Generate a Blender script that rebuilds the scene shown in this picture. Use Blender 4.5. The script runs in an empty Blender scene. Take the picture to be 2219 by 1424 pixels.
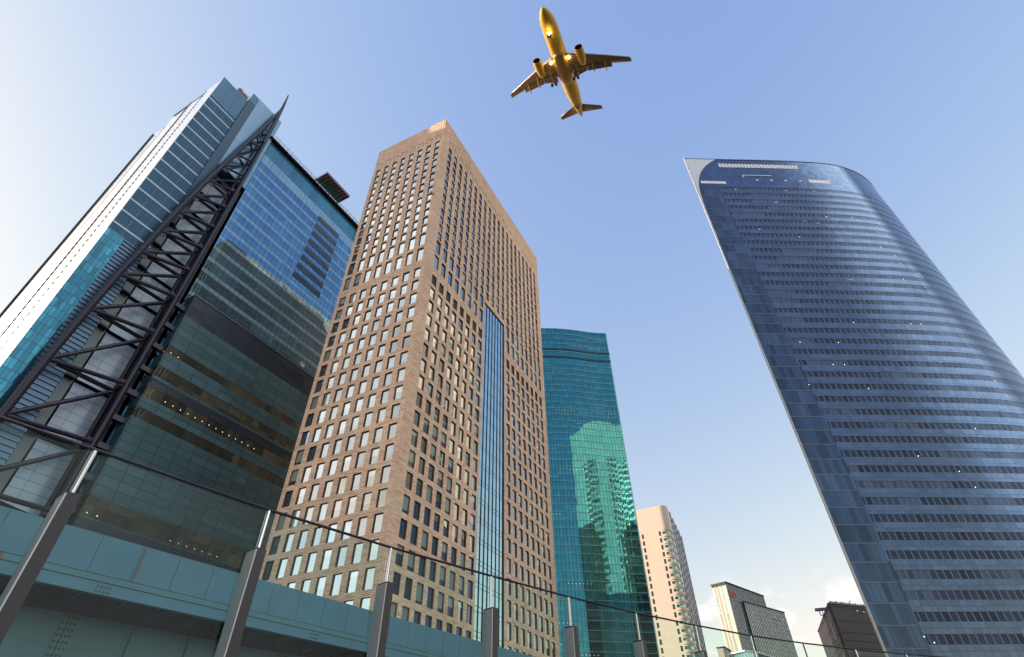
import bpy, math, random
from mathutils import Vector, Matrix
random.seed(7)
S = bpy.context.scene
COL = S.collection
RAD = math.radians

# ------------------------------------------------------------------ helpers
class Frame:
    """vertical plane: u runs along dirdeg, o points outward (to the right of u), z is up"""
    def __init__(s, x, y, dirdeg):
        a = RAD(dirdeg)
        s.c = (x, y); s.d = (math.cos(a), math.sin(a)); s.n = (s.d[1], -s.d[0])
    def p(s, u, o, z):
        return (s.c[0]+s.d[0]*u+s.n[0]*o, s.c[1]+s.d[1]*u+s.n[1]*o, z)

WORLD = Frame(0, 0, 0)   # u = x, o = -y

class MB:
    def __init__(s):
        s.v = []; s.f = []; s.uv = []; s.m = []; s.sm = []
    def face(s, pts, uvs=None, mi=0, smooth=False):
        i = len(s.v); s.v += [tuple(p) for p in pts]
        s.f.append(tuple(range(i, i+len(pts))))
        s.uv.append(uvs or [(0, 0)]*len(pts)); s.m.append(mi); s.sm.append(smooth)
    def quad(s, fr, u0, u1, z0, z1, o=0., mi=0):
        s.face([fr.p(u0, o, z0), fr.p(u1, o, z0), fr.p(u1, o, z1), fr.p(u0, o, z1)],
               [(u0, z0), (u1, z0), (u1, z1), (u0, z1)], mi)
    def box(s, fr, u0, u1, o0, o1, z0, z1, mi=0):
        P = lambda u, o, z: fr.p(u, o, z)
        s.face([P(u0,o1,z0),P(u1,o1,z0),P(u1,o1,z1),P(u0,o1,z1)], [(u0,z0),(u1,z0),(u1,z1),(u0,z1)], mi)
        s.face([P(u1,o0,z0),P(u0,o0,z0),P(u0,o0,z1),P(u1,o0,z1)], [(u1,z0),(u0,z0),(u0,z1),(u1,z1)], mi)
        s.face([P(u0,o0,z0),P(u0,o1,z0),P(u0,o1,z1),P(u0,o0,z1)], [(o0,z0),(o1,z0),(o1,z1),(o0,z1)], mi)
        s.face([P(u1,o1,z0),P(u1,o0,z0),P(u1,o0,z1),P(u1,o1,z1)], [(o1,z0),(o0,z0),(o0,z1),(o1,z1)], mi)
        s.face([P(u0,o1,z1),P(u1,o1,z1),P(u1,o0,z1),P(u0,o0,z1)], [(u0,o1),(u1,o1),(u1,o0),(u0,o0)], mi)
        s.face([P(u0,o0,z0),P(u1,o0,z0),P(u1,o1,z0),P(u0,o1,z0)], [(u0,o0),(u1,o0),(u1,o1),(u0,o1)], mi)
    def tube(s, pts, r, n=10, mi=0, cap=True):
        """round bar through 3-D points; r is a number or one radius per point"""
        pts = [Vector(p) for p in pts]
        rr = r if isinstance(r, (list, tuple)) else [r]*len(pts)
        rings = []
        for i, p in enumerate(pts):
            t = (pts[min(i+1, len(pts)-1)]-pts[max(i-1, 0)]).normalized()
            a = t.cross(Vector((0, 0, 1)))
            if a.length < 1e-3: a = t.cross(Vector((1, 0, 0)))
            a.normalize(); b = t.cross(a)
            rings.append([p+(a*math.cos(2*math.pi*k/n)+b*math.sin(2*math.pi*k/n))*rr[i] for k in range(n)])
        L = 0.
        for i in range(len(pts)-1):
            L2 = L+(pts[i+1]-pts[i]).length
            for k in range(n):
                k2 = (k+1) % n
                s.face([rings[i][k], rings[i+1][k], rings[i+1][k2], rings[i][k2]],
                       [(k/n, L), (k/n, L2), ((k+1)/n, L2), ((k+1)/n, L)], mi, True)
            L = L2
        if cap:
            s.face(rings[0], None, mi); s.face(list(reversed(rings[-1])), None, mi)
    def loft(s, rings, mi=0, closed=True, capa=True, capb=True, smooth=True):
        n = len(rings[0])
        for i in range(len(rings)-1):
            for k in range(n if closed else n-1):
                k2 = (k+1) % n
                s.face([rings[i][k], rings[i+1][k], rings[i+1][k2], rings[i][k2]],
                       [(k/n, i), (k/n, i+1), ((k+1)/n, i+1), ((k+1)/n, i)], mi, smooth)
        if capa: s.face(list(rings[0]), None, mi)
        if capb: s.face(list(reversed(rings[-1])), None, mi)
    def build(s, name, mats, parent=None, weld=False):
        if not isinstance(mats, (list, tuple)): mats = [mats]
        off = Vector(parent['_o']) if parent is not None else Vector((0, 0, 0))
        me = bpy.data.meshes.new(name)
        me.from_pydata([tuple(Vector(v)-off) for v in s.v], [], s.f)
        uvl = me.uv_layers.new(name='UVMap')
        uvl.data.foreach_set('uv', [c for f in s.uv for q in f for c in q])
        me.polygons.foreach_set('material_index', s.m)
        me.polygons.foreach_set('use_smooth', s.sm)
        for m in mats: me.materials.append(m)
        if weld:
            import bmesh
            bm = bmesh.new(); bm.from_mesh(me)
            bmesh.ops.remove_doubles(bm, verts=bm.verts, dist=1e-4)
            bmesh.ops.recalc_face_normals(bm, faces=bm.faces)
            bm.to_mesh(me); bm.free()
        me.update()
        ob = bpy.data.objects.new(name, me); COL.objects.link(ob)
        if parent is not None:
            ob.parent = parent; ob['_o'] = tuple(off)
        else:
            ob['_o'] = (0., 0., 0.)
        return ob

def thing(name, label, cat, loc, group=None):
    o = bpy.data.objects.new(name, None); COL.objects.link(o)
    o.location = loc; o['_o'] = tuple(loc); o.empty_display_size = 1
    o['label'] = label; o['category'] = cat
    if group: o['group'] = group
    return o

def struct(name, mb, mat):
    o = mb.build(name, mat); o['kind'] = 'structure'; return o

# ------------------------------------------------------------------ materials
class NT:
    def __init__(s, name):
        s.mat = bpy.data.materials.new(name); s.mat.use_nodes = True
        s.t = s.mat.node_tree; s.t.nodes.clear(); s.out = s.t.nodes.new('ShaderNodeOutputMaterial')
    def n(s, typ, **kw):
        nd = s.t.nodes.new(typ)
        for k, v in kw.items(): setattr(nd, k, v)
        return nd
    def put(s, sock, v):
        if hasattr(v, 'links') or isinstance(v, bpy.types.NodeSocket): s.t.links.new(v, sock)
        elif isinstance(v, (tuple, list)) and len(v) == 3 and sock.type == 'RGBA': sock.default_value = (*v, 1)
        else: sock.default_value = v
    def math(s, op, a, b=None, c=None, clamp=False):
        nd = s.n('ShaderNodeMath', operation=op); nd.use_clamp = clamp
        s.put(nd.inputs[0], a)
        if b is not None: s.put(nd.inputs[1], b)
        if c is not None: s.put(nd.inputs[2], c)
        return nd.outputs[0]
    def vmath(s, op, a, b=None, sc=None):
        nd = s.n('ShaderNodeVectorMath', operation=op)
        s.put(nd.inputs[0], a)
        if b is not None: s.put(nd.inputs[1], b)
        if sc is not None: s.put(nd.inputs['Scale'], sc)
        return nd.outputs[0]
    def mixc(s, fac, a, b, blend='MIX'):
        nd = s.n('ShaderNodeMix', data_type='RGBA', blend_type=blend)
        s.put(nd.inputs[0], fac); s.put(nd.inputs[6], a); s.put(nd.inputs[7], b)
        return nd.outputs[2]
    def mixs(s, fac, a, b):
        nd = s.n('ShaderNodeMixShader'); s.put(nd.inputs[0], fac)
        s.t.links.new(a, nd.inputs[1]); s.t.links.new(b, nd.inputs[2]); return nd.outputs[0]
    def uv(s):
        sep = s.n('ShaderNodeSeparateXYZ'); s.t.links.new(s.n('ShaderNodeUVMap').outputs[0], sep.inputs[0])
        return sep.outputs[0], sep.outputs[1]
    def comb(s, x, y, z=0.):
        nd = s.n('ShaderNodeCombineXYZ'); s.put(nd.inputs[0], x); s.put(nd.inputs[1], y); s.put(nd.inputs[2], z)
        return nd.outputs[0]
    def white(s, x, y, z=0.):
        nd = s.n('ShaderNodeTexWhiteNoise', noise_dimensions='3D'); s.put(nd.inputs['Vector'], s.comb(x, y, z))
        return nd.outputs['Value'], nd.outputs['Color']
    def noise(s, vec, scale, detail=3., rough=.5):
        nd = s.n('ShaderNodeTexNoise'); nd.inputs['Scale'].default_value = scale
        nd.inputs['Detail'].default_value = detail; nd.inputs['Roughness'].default_value = rough
        if vec is not None: s.put(nd.inputs['Vector'], vec)
        return nd.outputs[0], nd.outputs[1]
    def obj(s):
        return s.n('ShaderNodeTexCoord').outputs['Object']
    def ramp(s, fac, stops, interp='LINEAR'):
        nd = s.n('ShaderNodeValToRGB'); cr = nd.color_ramp; cr.interpolation = interp
        while len(cr.elements) < len(stops): cr.elements.new(.5)
        for e, (p, c) in zip(cr.elements, stops): e.position = p; e.color = (*c, 1)
        s.put(nd.inputs[0], fac); return nd.outputs[0]
    def principled(s, col, rough=.5, metal=0., spec=.5, normal=None, emit=None, estr=0.):
        b = s.n('ShaderNodeBsdfPrincipled')
        s.put(b.inputs['Base Color'], col); s.put(b.inputs['Roughness'], rough)
        s.put(b.inputs['Metallic'], metal); s.put(b.inputs['Specular IOR Level'], spec)
        if normal is not None: s.put(b.inputs['Normal'], normal)
        if emit is not None:
            s.put(b.inputs['Emission Color'], emit); s.put(b.inputs['Emission Strength'], estr)
        return b.outputs[0]
    def bump(s, h, strength=.3, dist=.02):
        nd = s.n('ShaderNodeBump'); nd.inputs['Strength'].default_value = strength
        nd.inputs['Distance'].default_value = dist; s.put(nd.inputs['Height'], h); return nd.outputs[0]
    def done(s, sh):
        s.t.links.new(sh, s.out.inputs[0]); return s.mat

def plain(name, col, rough=.5, metal=0., spec=.5, var=.12, scale=1.5, bumpk=.0):
    k = NT(name); v, c = k.noise(k.obj(), scale, 5., .6)
    f = k.math('MULTIPLY_ADD', v, 2*var, 1-var)
    nd = k.vmath('SCALE', k.comb(*col), sc=f)
    nrm = k.bump(v, bumpk, .05) if bumpk else None
    r2 = k.math('MULTIPLY_ADD', v, .15, rough-.075)
    return k.done(k.principled(nd, r2, metal, spec, nrm))

def emitter(name, col, strength):
    k = NT(name); e = k.n('ShaderNodeEmission'); e.inputs[0].default_value = (*col, 1); e.inputs[1].default_value = strength
    return k.done(e.outputs[0])

def glazing(name, pw, ph, v0=0., dark=(.01, .015, .02), pale=(.2, .25, .25), pale_amt=.15, group=4.,
            tint=(.8, .9, 1.), r0=.3, rough=.015, jit=.012, warp=.01, warps=.15, mull=(.02, .025, .03), mw=.08, mh=.1,
            tintvar=.1, lamp=0., lampcol=(1., .9, .7), lampamt=.3, cells2=None, u0=0., lampz=.86, lampl=.35, midline=0., shv=.6, lampgrp=7., drop=False):
    """coated curtain-wall glass: panes with their own small tilt, blinds here and there, mullion lines"""
    k = NT(name); u, v = k.uv()
    x = k.math('DIVIDE', k.math('SUBTRACT', u, u0), pw); y = k.math('DIVIDE', k.math('SUBTRACT', v, v0), ph)
    cx = k.math('FLOOR', x); cy = k.math('FLOOR', y); fx = k.math('FRACT', x); fy = k.math('FRACT', y)
    w1, c1 = k.white(cx, cy, 3.)
    gx = k.math('FLOOR', k.math('DIVIDE', k.math('ADD', cx, k.math('MULTIPLY', k.white(cy, 5., 1.)[0], 9.)), group))
    w2, c2 = k.white(gx, cy, 9.)
    # normal: pane tilt + slow warp
    geo = k.n('ShaderNodeNewGeometry').outputs['Normal']
    j = k.vmath('SCALE', k.vmath('SUBTRACT', c1, (.5, .5, .5)), sc=jit)
    nv, nc = k.noise(k.comb(u, v, 0.), warps, 2.)
    wv = k.vmath('SCALE', k.vmath('SUBTRACT', nc, (.5, .5, .5)), sc=warp)
    nrm = k.vmath('NORMALIZE', k.vmath('ADD', k.vmath('ADD', geo, j), wv))
    # interior seen through the glass: blinds drawn in runs of panes, else dark rooms
    bl = k.math('GREATER_THAN', w2, 1-pale_amt)
    if drop: bl = k.math('MULTIPLY', bl, k.math('GREATER_THAN', fy, k.math('MULTIPLY', w1, .75)))
    shade = k.math('MULTIPLY_ADD', w1, shv, 1.-shv*.7)
    room = k.mixc(bl, dark, pale)
    room = k.vmath('SCALE', room, sc=shade)
    body = k.principled(room, .6, 0., .2)
    if lamp > 0:
        on = k.math('GREATER_THAN', k.white(k.math('FLOOR', k.math('DIVIDE', cx, lampgrp)), cy, 21.)[0], 1-lampamt)
        ly = k.math('LESS_THAN', k.math('ABSOLUTE', k.math('SUBTRACT', fy, lampz)), .025)
        lx = k.math('LESS_THAN', k.math('ABSOLUTE', k.math('SUBTRACT', fx, .5)), lampl/2)
        m = k.math('MULTIPLY', k.math('MULTIPLY', on, ly), lx)
        e = k.n('ShaderNodeEmission'); e.inputs[0].default_value = (*lampcol, 1); e.inputs[1].default_value = lamp
        body = k.mixs(m, body, e.outputs[0])
    lw = k.n('ShaderNodeLayerWeight'); lw.inputs['Blend'].default_value = .5
    k.put(lw.inputs['Normal'], nrm)
    fz = k.math('POWER', lw.outputs['Facing'], 4.)
    rr = k.math('MULTIPLY_ADD', w1, tintvar, r0-tintvar/2)
    fac = k.math('MULTIPLY_ADD', fz, k.math('SUBTRACT', 1., rr), rr, clamp=True)
    gl = k.n('ShaderNodeBsdfGlossy'); gl.inputs['Roughness'].default_value = rough
    tn = k.mixc(k.math('MULTIPLY', fz, .8), tint, (1., 1., 1.))
    k.put(gl.inputs['Color'], tn); k.put(gl.inputs['Normal'], nrm)
    sh = k.mixs(fac, body, gl.outputs[0])
    if mw > 0 or mh > 0:
        mm = k.math('MAXIMUM', k.math('LESS_THAN', fx, mw/pw), k.math('LESS_THAN', fy, mh/ph))
        if midline:
            mm = k.math('MAXIMUM', mm, k.math('LESS_THAN', k.math('ABSOLUTE', k.math('SUBTRACT', fy, midline)), mh/ph/2))
        sh = k.mixs(mm, sh, k.principled(mull, .4, .3, .5))
    return k.done(sh)

M = {}
# --- stone and cladding of the terracotta tower
def terracotta():
    k = NT('terracotta cladding'); u, v = k.uv()
    row = k.math('DIVIDE', v, .30); ry = k.math('FLOOR', row); fy = k.math('FRACT', row)
    col = k.math('ADD', k.math('DIVIDE', u, 1.35), k.math('MULTIPLY', k.math('MODULO', ry, 2.), .5))
    cx = k.math('FLOOR', col); fx = k.math('FRACT', col)
    w, c = k.white(cx, ry, 1.)
    w2, _ = k.white(k.math('FLOOR', k.math('DIVIDE', u, 6.)), ry, 4.)
    base = k.ramp(w, [(0., (.62, .405, .25)), (.35, (.75, .53, .35)), (.7, (.79, .57, .39)), (1., (.83, .65, .46))])
    big, _ = k.noise(k.comb(u, v), .06, 4.)
    base = k.vmath('SCALE', base, sc=k.math('MULTIPLY_ADD', big, .5, .75))
    base = k.vmath('SCALE', base, sc=k.math('MULTIPLY_ADD', w2, .12, .94))
    stain, _ = k.noise(k.comb(k.math('MULTIPLY', u, 1.6), k.math('MULTIPLY', v, .07)), 1., 4., .6)
    base = k.vmath('SCALE', base, sc=k.math('MULTIPLY_ADD', stain, .36, .82))
    joint = k.math('MAXIMUM', k.math('LESS_THAN', fy, .2), k.math('LESS_THAN', fx, .02))
    base = k.mixc(joint, base, (.30, .20, .15))
    hgt = k.math('SUBTRACT', 1., joint)
    return k.done(k.principled(base, .75, 0., .3, k.bump(hgt, .5, .04)))
M['terra'] = terracotta()
M['terra_plain'] = plain('terracotta reveal', (.30, .18, .12), .8)
M['bronze'] = plain('dark bronze frame', (.035, .028, .025), .45, .4)
M['louvre_dark'] = plain('black louvre', (.012, .010, .010), .6)
def panes(name, **kw):
    d = dict(pw=1., ph=1., group=1., mw=0., mh=0., jit=.03, warp=.0, drop=True); d.update(kw); return glazing(name, **d)
M['pane'] = panes('hotel window pane', dark=(.015, .03, .03), pale=(.34, .40, .33), pale_amt=.45, tint=(.86, .95, 1.), r0=.27)
M['strip'] = glazing('atrium strip glass', 1.66, 4.25, .6, dark=(.01, .035, .05), pale=(.06, .12, .14), pale_amt=.15, tint=(.58, .86, 1.),
                     r0=.6, mw=.12, mh=.12, mull=(.02, .035, .045), midline=.22, group=7.)
# --- blue curved tower
BL = dict(tint=(.26, .45, .76), rough=.03, jit=.006, warp=.008, warps=.06)
M['blue_win'] = glazing('blue tower window', 1.70, 4.23, dark=(.004, .010, .026), pale=(.05, .075, .12), pale_amt=.24, r0=.045, tintvar=.04, mw=.34, mh=0., mull=(.07, .10, .16), lampgrp=1.,
                        lamp=1.4, lampamt=.018, lampz=.35, lampl=.10, lampcol=(1, .97, .9), group=7., **BL)
M['blue_span'] = glazing('blue tower spandrel', 1.7, 2.1, shv=.3, dark=(.034, .046, .070), pale=(.056, .070, .098), pale_amt=.45, r0=.20, mw=.09, mh=.09, tintvar=.05, mull=(.03, .04, .07), group=6., **BL)
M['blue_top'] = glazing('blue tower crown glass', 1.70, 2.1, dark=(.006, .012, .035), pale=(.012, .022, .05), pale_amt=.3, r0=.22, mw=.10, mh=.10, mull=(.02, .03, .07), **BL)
M['blue_corner'] = glazing('blue tower corner glass', 1.27, 4.23, .65, dark=(.005, .014, .030), pale=(.03, .055, .09), pale_amt=.35, r0=.13, mw=.10, mh=.0, mull=(.012, .02, .04),
                           lamp=.6, lampamt=.03, lampz=.45, lampl=.4, group=4., **BL)
M['slab'] = plain('pale slab edge', (.50, .56, .60), .5)
M['slabdim'] = plain('dim slab edge', (.11, .15, .19), .5)
M['fin_white'] = plain('frosted white glass fin', (.62, .70, .72), .25, 0., .8, .05)
M['louver_white'] = plain('white louvre pane', (.75, .78, .80), .4)
M['alu_dark'] = plain('dark aluminium', (.05, .055, .07), .4, .5)
M['stone_pale'] = plain('pale stone panel', (.80, .74, .60), .7, var=.08, scale=.2)
M['backglass'] = glazing('rear window bands', 1.6, 4.2, dark=(.02, .03, .03), pale=(.45, .42, .33), pale_amt=.4, tint=(.8, .9, .9), r0=.15, mw=.15, mh=1.6, mull=(.40, .36, .28))
# --- teal tower
TL = dict(tint=(.09, .45, .56), rough=.015, jit=.006, warp=.012, warps=.12)
M['teal_win'] = glazing('teal tower window', 1.6, 3.7, dark=(.0, .030, .032), pale=(.03, .16, .14), pale_amt=.10, r0=.46, mw=.16, mh=0., mull=(.002, .03, .04), lamp=1.0, lampamt=.06, lampl=.15, lampcol=(1, .85, .35), group=5., **TL)
M['teal_span'] = glazing('teal tower spandrel', 1.6, 3.7, dark=(.01, .08, .085), pale=(.015, .10, .10), pale_amt=.4, r0=.48, mw=.16, mh=0., mull=(.002, .03, .04), **TL)
M['teal_bar'] = plain('teal tower sunshade bar', (.26, .50, .50), .4, .2)
M['teal_dark'] = plain('dark recess band', (.004, .02, .03), .5)
# --- broadcaster tower on the left
M['ntv_win'] = glazing('office tower window', 1.68, 4.6, 144., dark=(.006, .016, .030), pale=(.02, .10, .14), pale_amt=.22, tint=(.27, .60, .95), r0=.42, mw=.12, mh=.12,
                       mull=(.006, .014, .03), jit=.006, warp=.004, lamp=4.0, lampamt=.22, lampz=.84, lampl=.38, midline=.45, group=5.)
M['ntv_span'] = glazing('office tower spandrel', 1.68, 1.4, shv=.15, dark=(.16, .30, .40), pale=(.19, .34, .44), pale_amt=.4, tint=(.5, .8, 1.), r0=.26, mw=.12, mh=0., mull=(.006, .014, .03), jit=.006)
M['ntv_topband'] = glazing('crown band glass', 3.36, 12., 170., dark=(.008, .10, .15), pale=(.008, .11, .16), tint=(.4, .8, 1.), r0=.16, mw=.07, mh=0., mull=(.05, .16, .22), rough=.12)
M['pod_glass'] = glazing('podium spandrel glass', 3.9, 1.95, shv=.18, tintvar=.04, dark=(.048, .112, .135), pale=(.062, .138, .160), pale_amt=.4, tint=(.5, .9, 1.), r0=.10, mw=.14, mh=.13,
                         mull=(.012, .028, .032), jit=.02, warp=.03, warps=.3, rough=.05)
M['pod_win'] = glazing('podium window', 1.95, 3.9, dark=(.010, .013, .010), pale=(.055, .055, .035), pale_amt=.45, tint=(.7, .9, .85), r0=.12, mw=.10, mh=0., mull=(.012, .022, .024),
                       jit=.012, warp=.015, warps=.4, lamp=.8, lampamt=.10, lampz=.6, lampl=.08, lampcol=(1, .85, .45), group=3.)
M['pod_louver'] = glazing('podium louvre band', 3.9, .30, shv=.2, dark=(.028, .050, .072), pale=(.032, .055, .078), r0=.03, mw=.10, mh=.1, mull=(.01, .016, .022), rough=.25, jit=0.)
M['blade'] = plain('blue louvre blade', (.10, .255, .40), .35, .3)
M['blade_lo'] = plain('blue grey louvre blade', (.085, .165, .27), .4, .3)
M['floorline'] = plain('pale floor band', (.40, .56, .68), .4)
M['louver_back'] = glazing('glass behind louvres', 1.6, 4.6, 144., dark=(.008, .035, .085), pale=(.07, .13, .18), pale_amt=.22, tint=(.4, .68, 1.), r0=.22, mw=.10, mh=.1, mull=(.16, .28, .40), group=3.)
M['tealzone'] = glazing('teal stair glass', .85, 2.3, dark=(.002, .055, .105), pale=(.03, .20, .27), pale_amt=.15, tint=(.12, .55, .80), r0=.15, mw=.10, mh=.15, mull=(.01, .06, .10), jit=.05, group=2.)
M['bluepanel'] = glazing('light blue metal panel', 5.4, 1.55, shv=.08, tintvar=.02, dark=(.075, .225, .40), pale=(.08, .235, .415), tint=(.7, .9, 1.), r0=.10, mw=.06, mh=.09, mull=(.03, .09, .15), rough=.25, jit=.004)
M['tealband'] = plain('dark teal metal band', (.004, .055, .105), .45, .1, .5, .05)
M['palecol'] = glazing('pale shaft panel', 3.0, 1.9, shv=.08, tintvar=.02, dark=(.25, .34, .44), pale=(.26, .35, .45), tint=(.8, .92, 1.), r0=.10, mw=.07, mh=.09, mull=(.06, .09, .12), rough=.35, jit=.004)
M['recess_glass'] = glazing('recessed lift glass', 1.6, 1.9, dark=(.012, .045, .11), pale=(.05, .14, .25), pale_amt=.25, tint=(.5, .75, 1.), r0=.36, mw=.05, mh=.14, mull=(.01, .02, .04), jit=.02)
M['greystrip'] = plain('perforated grey steel strip', (.15, .19, .20), .5, .3)
M['truss'] = plain('dark plum painted steel', (.017, .017, .031), .38, .3, .5, .1)
M['truss_dk'] = plain('black painted steel', (.010, .010, .016), .5, .2)
M['side'] = glazing('white lattice side wall', 1.2, 1.15, dark=(.44, .47, .51), pale=(.50, .53, .56), pale_amt=.4, tint=(1., 1., 1.), r0=.28, mw=.05, mh=.14, mull=(.20, .24, .28), rough=.2, jit=.03)
M['groove'] = plain('dark groove', (.03, .035, .045), .6)
M['rooftop'] = plain('rusty rooftop machine', (.16, .12, .10), .8, var=.4, scale=1.)
M['heli_green'] = plain('green helideck paint', (.012, .10, .055), .6)
M['heli_red'] = plain('red white helideck beams', (.22, .09, .085), .6, var=.3)
# --- far buildings
M['cream'] = plain('cream stone wall', (.60, .50, .40), .75, var=.07, scale=.12)
def cream_tile():
    k = NT('cream stone panels'); u, v = k.uv()
    fx = k.math('FRACT', k.math('DIVIDE', u, 1.4)); fy = k.math('FRACT', k.math('DIVIDE', v, 1.1))
    j = k.math('MAXIMUM', k.math('LESS_THAN', fx, .05), k.math('LESS_THAN', fy, .06))
    nv, _ = k.noise(k.comb(u, v), .3, 4.)
    c = k.mixc(j, (.60, .50, .405), (.50, .41, .33))
    c = k.vmath('SCALE', c, sc=k.math('MULTIPLY_ADD', nv, .2, .9))
    return k.done(k.principled(c, .75))
M['cream_tile'] = cream_tile()
M['cream_win'] = glazing('green tinted ribbon glass', 1.5, 4.2, dark=(.01, .03, .028), pale=(.05, .12, .10), tint=(.6, .95, .85), r0=.3, mw=.1, mh=0.)
M['stripe'] = glazing('side ribbon glass', 2.4, 4.2, dark=(.02, .04, .06), pale=(.05, .08, .12), tint=(.7, .85, 1.), r0=.4, mw=.2, mh=1.4, mull=(.42, .42, .44))
M['white_bld'] = plain('ivory pier', (.50, .45, .37), .7, var=.06)
M['pier_gold'] = plain('ochre pier', (.42, .30, .18), .7)
M['finwall'] = glazing('finned green glass', 1.3, 3.6, dark=(.10, .145, .155), pale=(.13, .18, .19), pale_amt=.5, tint=(.7, .85, .95), r0=.28, mw=.0, mh=.25, mull=(.08, .11, .12), jit=.03)
M['fin_dark'] = plain('dark vertical fin', (.05, .055, .075), .5, .2)
M['dark_bld'] = plain('charcoal metal cladding', (.024, .022, .024), .55, .1, .4, .3, .3)
M['dark_joint'] = plain('black joint', (.008, .008, .012), .7)
M['purple_steel'] = plain('violet grey steelwork', (.13, .11, .20), .5, .3)
M['pav_glass'] = glazing('pavilion glass', 3., 5., dark=(.10, .24, .24), pale=(.12, .26, .26), tint=(.7, 1., 1.), r0=.25, mw=.1, mh=.1)
M['roofgrey'] = plain('grey flat roof', (.28, .28, .28), .9)
# --- viaduct
def viaduct_paint(name, col):
    k = NT(name); o = k.obj()
    v, _ = k.noise(o, .6, 6., .65)
    sep = k.n('ShaderNodeSeparateXYZ'); k.t.links.new(o, sep.inputs[0])
    st, _ = k.noise(k.vmath('MULTIPLY', o, (5., 5., .35)), 1., 4., .7)
    c = k.vmath('SCALE', k.comb(*col), sc=k.math('MULTIPLY_ADD', v, .55, .72))
    rust = k.math('MULTIPLY', k.math('GREATER_THAN', st, .68), .35)
    c = k.mixc(rust, c, (.14, .10, .04))
    return k.done(k.principled(c, .45, 0., .4, k.bump(v, .05, .02)))
M['via'] = viaduct_paint('teal girder paint', (.042, .165, .235))
M['via2'] = viaduct_paint('weathered girder paint', (.045, .17, .205))
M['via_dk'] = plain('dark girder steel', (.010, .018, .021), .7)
M['bolt'] = plain('bolt head', (.010, .022, .027), .5)  # bolt shadows darkened into the colour
M['rust'] = plain('rust streak', (.16, .10, .035), .8)
# --- railing
M['steel'] = plain('brushed stainless steel', (.55, .54, .53), .22, 1., .5, .05)
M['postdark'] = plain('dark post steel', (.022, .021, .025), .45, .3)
M['postpale'] = plain('grey post steel', (.40, .40, .39), .4, .2, .5, .1)  # on the posts, light from the left is put into this tone
M['caprail'] = plain('dark cap rail', (.05, .045, .05), .35, .6)
def railglass():
    k = NT('tinted railing glass')
    t = k.n('ShaderNodeBsdfTransparent'); t.inputs[0].default_value = (.80, .95, .92, 1)
    g = k.n('ShaderNodeBsdfGlossy'); g.inputs['Roughness'].default_value = .02; g.inputs['Color'].default_value = (.9, 1, 1, 1)
    lw = k.n('ShaderNodeLayerWeight'); lw.inputs['Blend'].default_value = .5
    f = k.math('MULTIPLY_ADD', k.math('POWER', lw.outputs['Facing'], 5.), .4, .010)
    return k.done(k.mixs(f, t.outputs[0], g.outputs[0]))
M['railglass'] = railglass()
# --- aircraft: golden tones put sunset light into the paint
M['fairing'] = plain('golden brown fairing', (.42, .24, .07), .4, .1, .5, .2, .5)
M['gold'] = plain('golden yellow paint', (.62, .37, .055), .55, .0, .3, .10, .3)
M['wing'] = plain('brown grey wing skin', (.30, .20, .10), .4, .3, .5, .12, .4)
M['wing_line'] = plain('pale flap gap', (.62, .50, .36), .5)
M['intake'] = plain('dark fan inlet', (.015, .013, .012), .5)
M['lip'] = plain('polished inlet lip', (.75, .55, .32), .25, .7)
M['tyre'] = plain('black tyre', (.015, .015, .015), .8)
M['teal_stripe'] = plain('dark green tail stripe', (.01, .06, .04), .4)
M['landing'] = emitter('landing lamp', (1., .75, .18), 14.)
# --- ground
M['asphalt'] = plain('asphalt', (.05, .05, .052), .9, var=.25, scale=.5, bumpk=.2)
M['paver'] = plain('concrete plaza paving', (.30, .29, .27), .85, var=.15, scale=2., bumpk=.1)
M['blockgrey'] = glazing('street block facade', 3.2, 3.6, dark=(.10, .10, .10), pale=(.22, .21, .19), pale_amt=.4, tint=(.8, .9, 1.), r0=.15, mw=1.2, mh=1.5, mull=(.30, .28, .25))

GZ = -7.0   # street level below the plaza deck (camera at z = 0)
A0 = (-96.92, 79.86)

# ------------------------------------------------------------------ ground
g = MB(); g.face([(-3000,-3000,GZ),(3000,-3000,GZ),(3000,3000,GZ),(-3000,3000,GZ)])
struct('ground', g, M['asphalt'])
for lab, x0, x1, y0, y1, h in (('long grey street block left of the plaza, beyond the picture edge', -95., -58., -45., 34., 46.), ('grey street block behind the plaza', -40., 20., -130., -90., 40.)):
    cb = thing('city_block', lab, 'building', ((x0+x1)/2, (y0+y1)/2, GZ), 'plain street blocks around the plaza')  # left block is added out of view to shade the railing
    m = MB(); m.box(WORLD, x0, x1, -y1, -y0, GZ, h); m.build('facade', M['blockgrey'], cb)
    m = MB(); m.box(WORLD, x0-.4, x1+.4, -y1-.4, -y0+.4, h+.01, h+.8); m.build('roof', M['roofgrey'], cb)
d = MB(); d.box(WORLD, -3.2, 14., -2.1, 9., -.9, -.5)
struct('plaza_deck', d, M['paver'])

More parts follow.
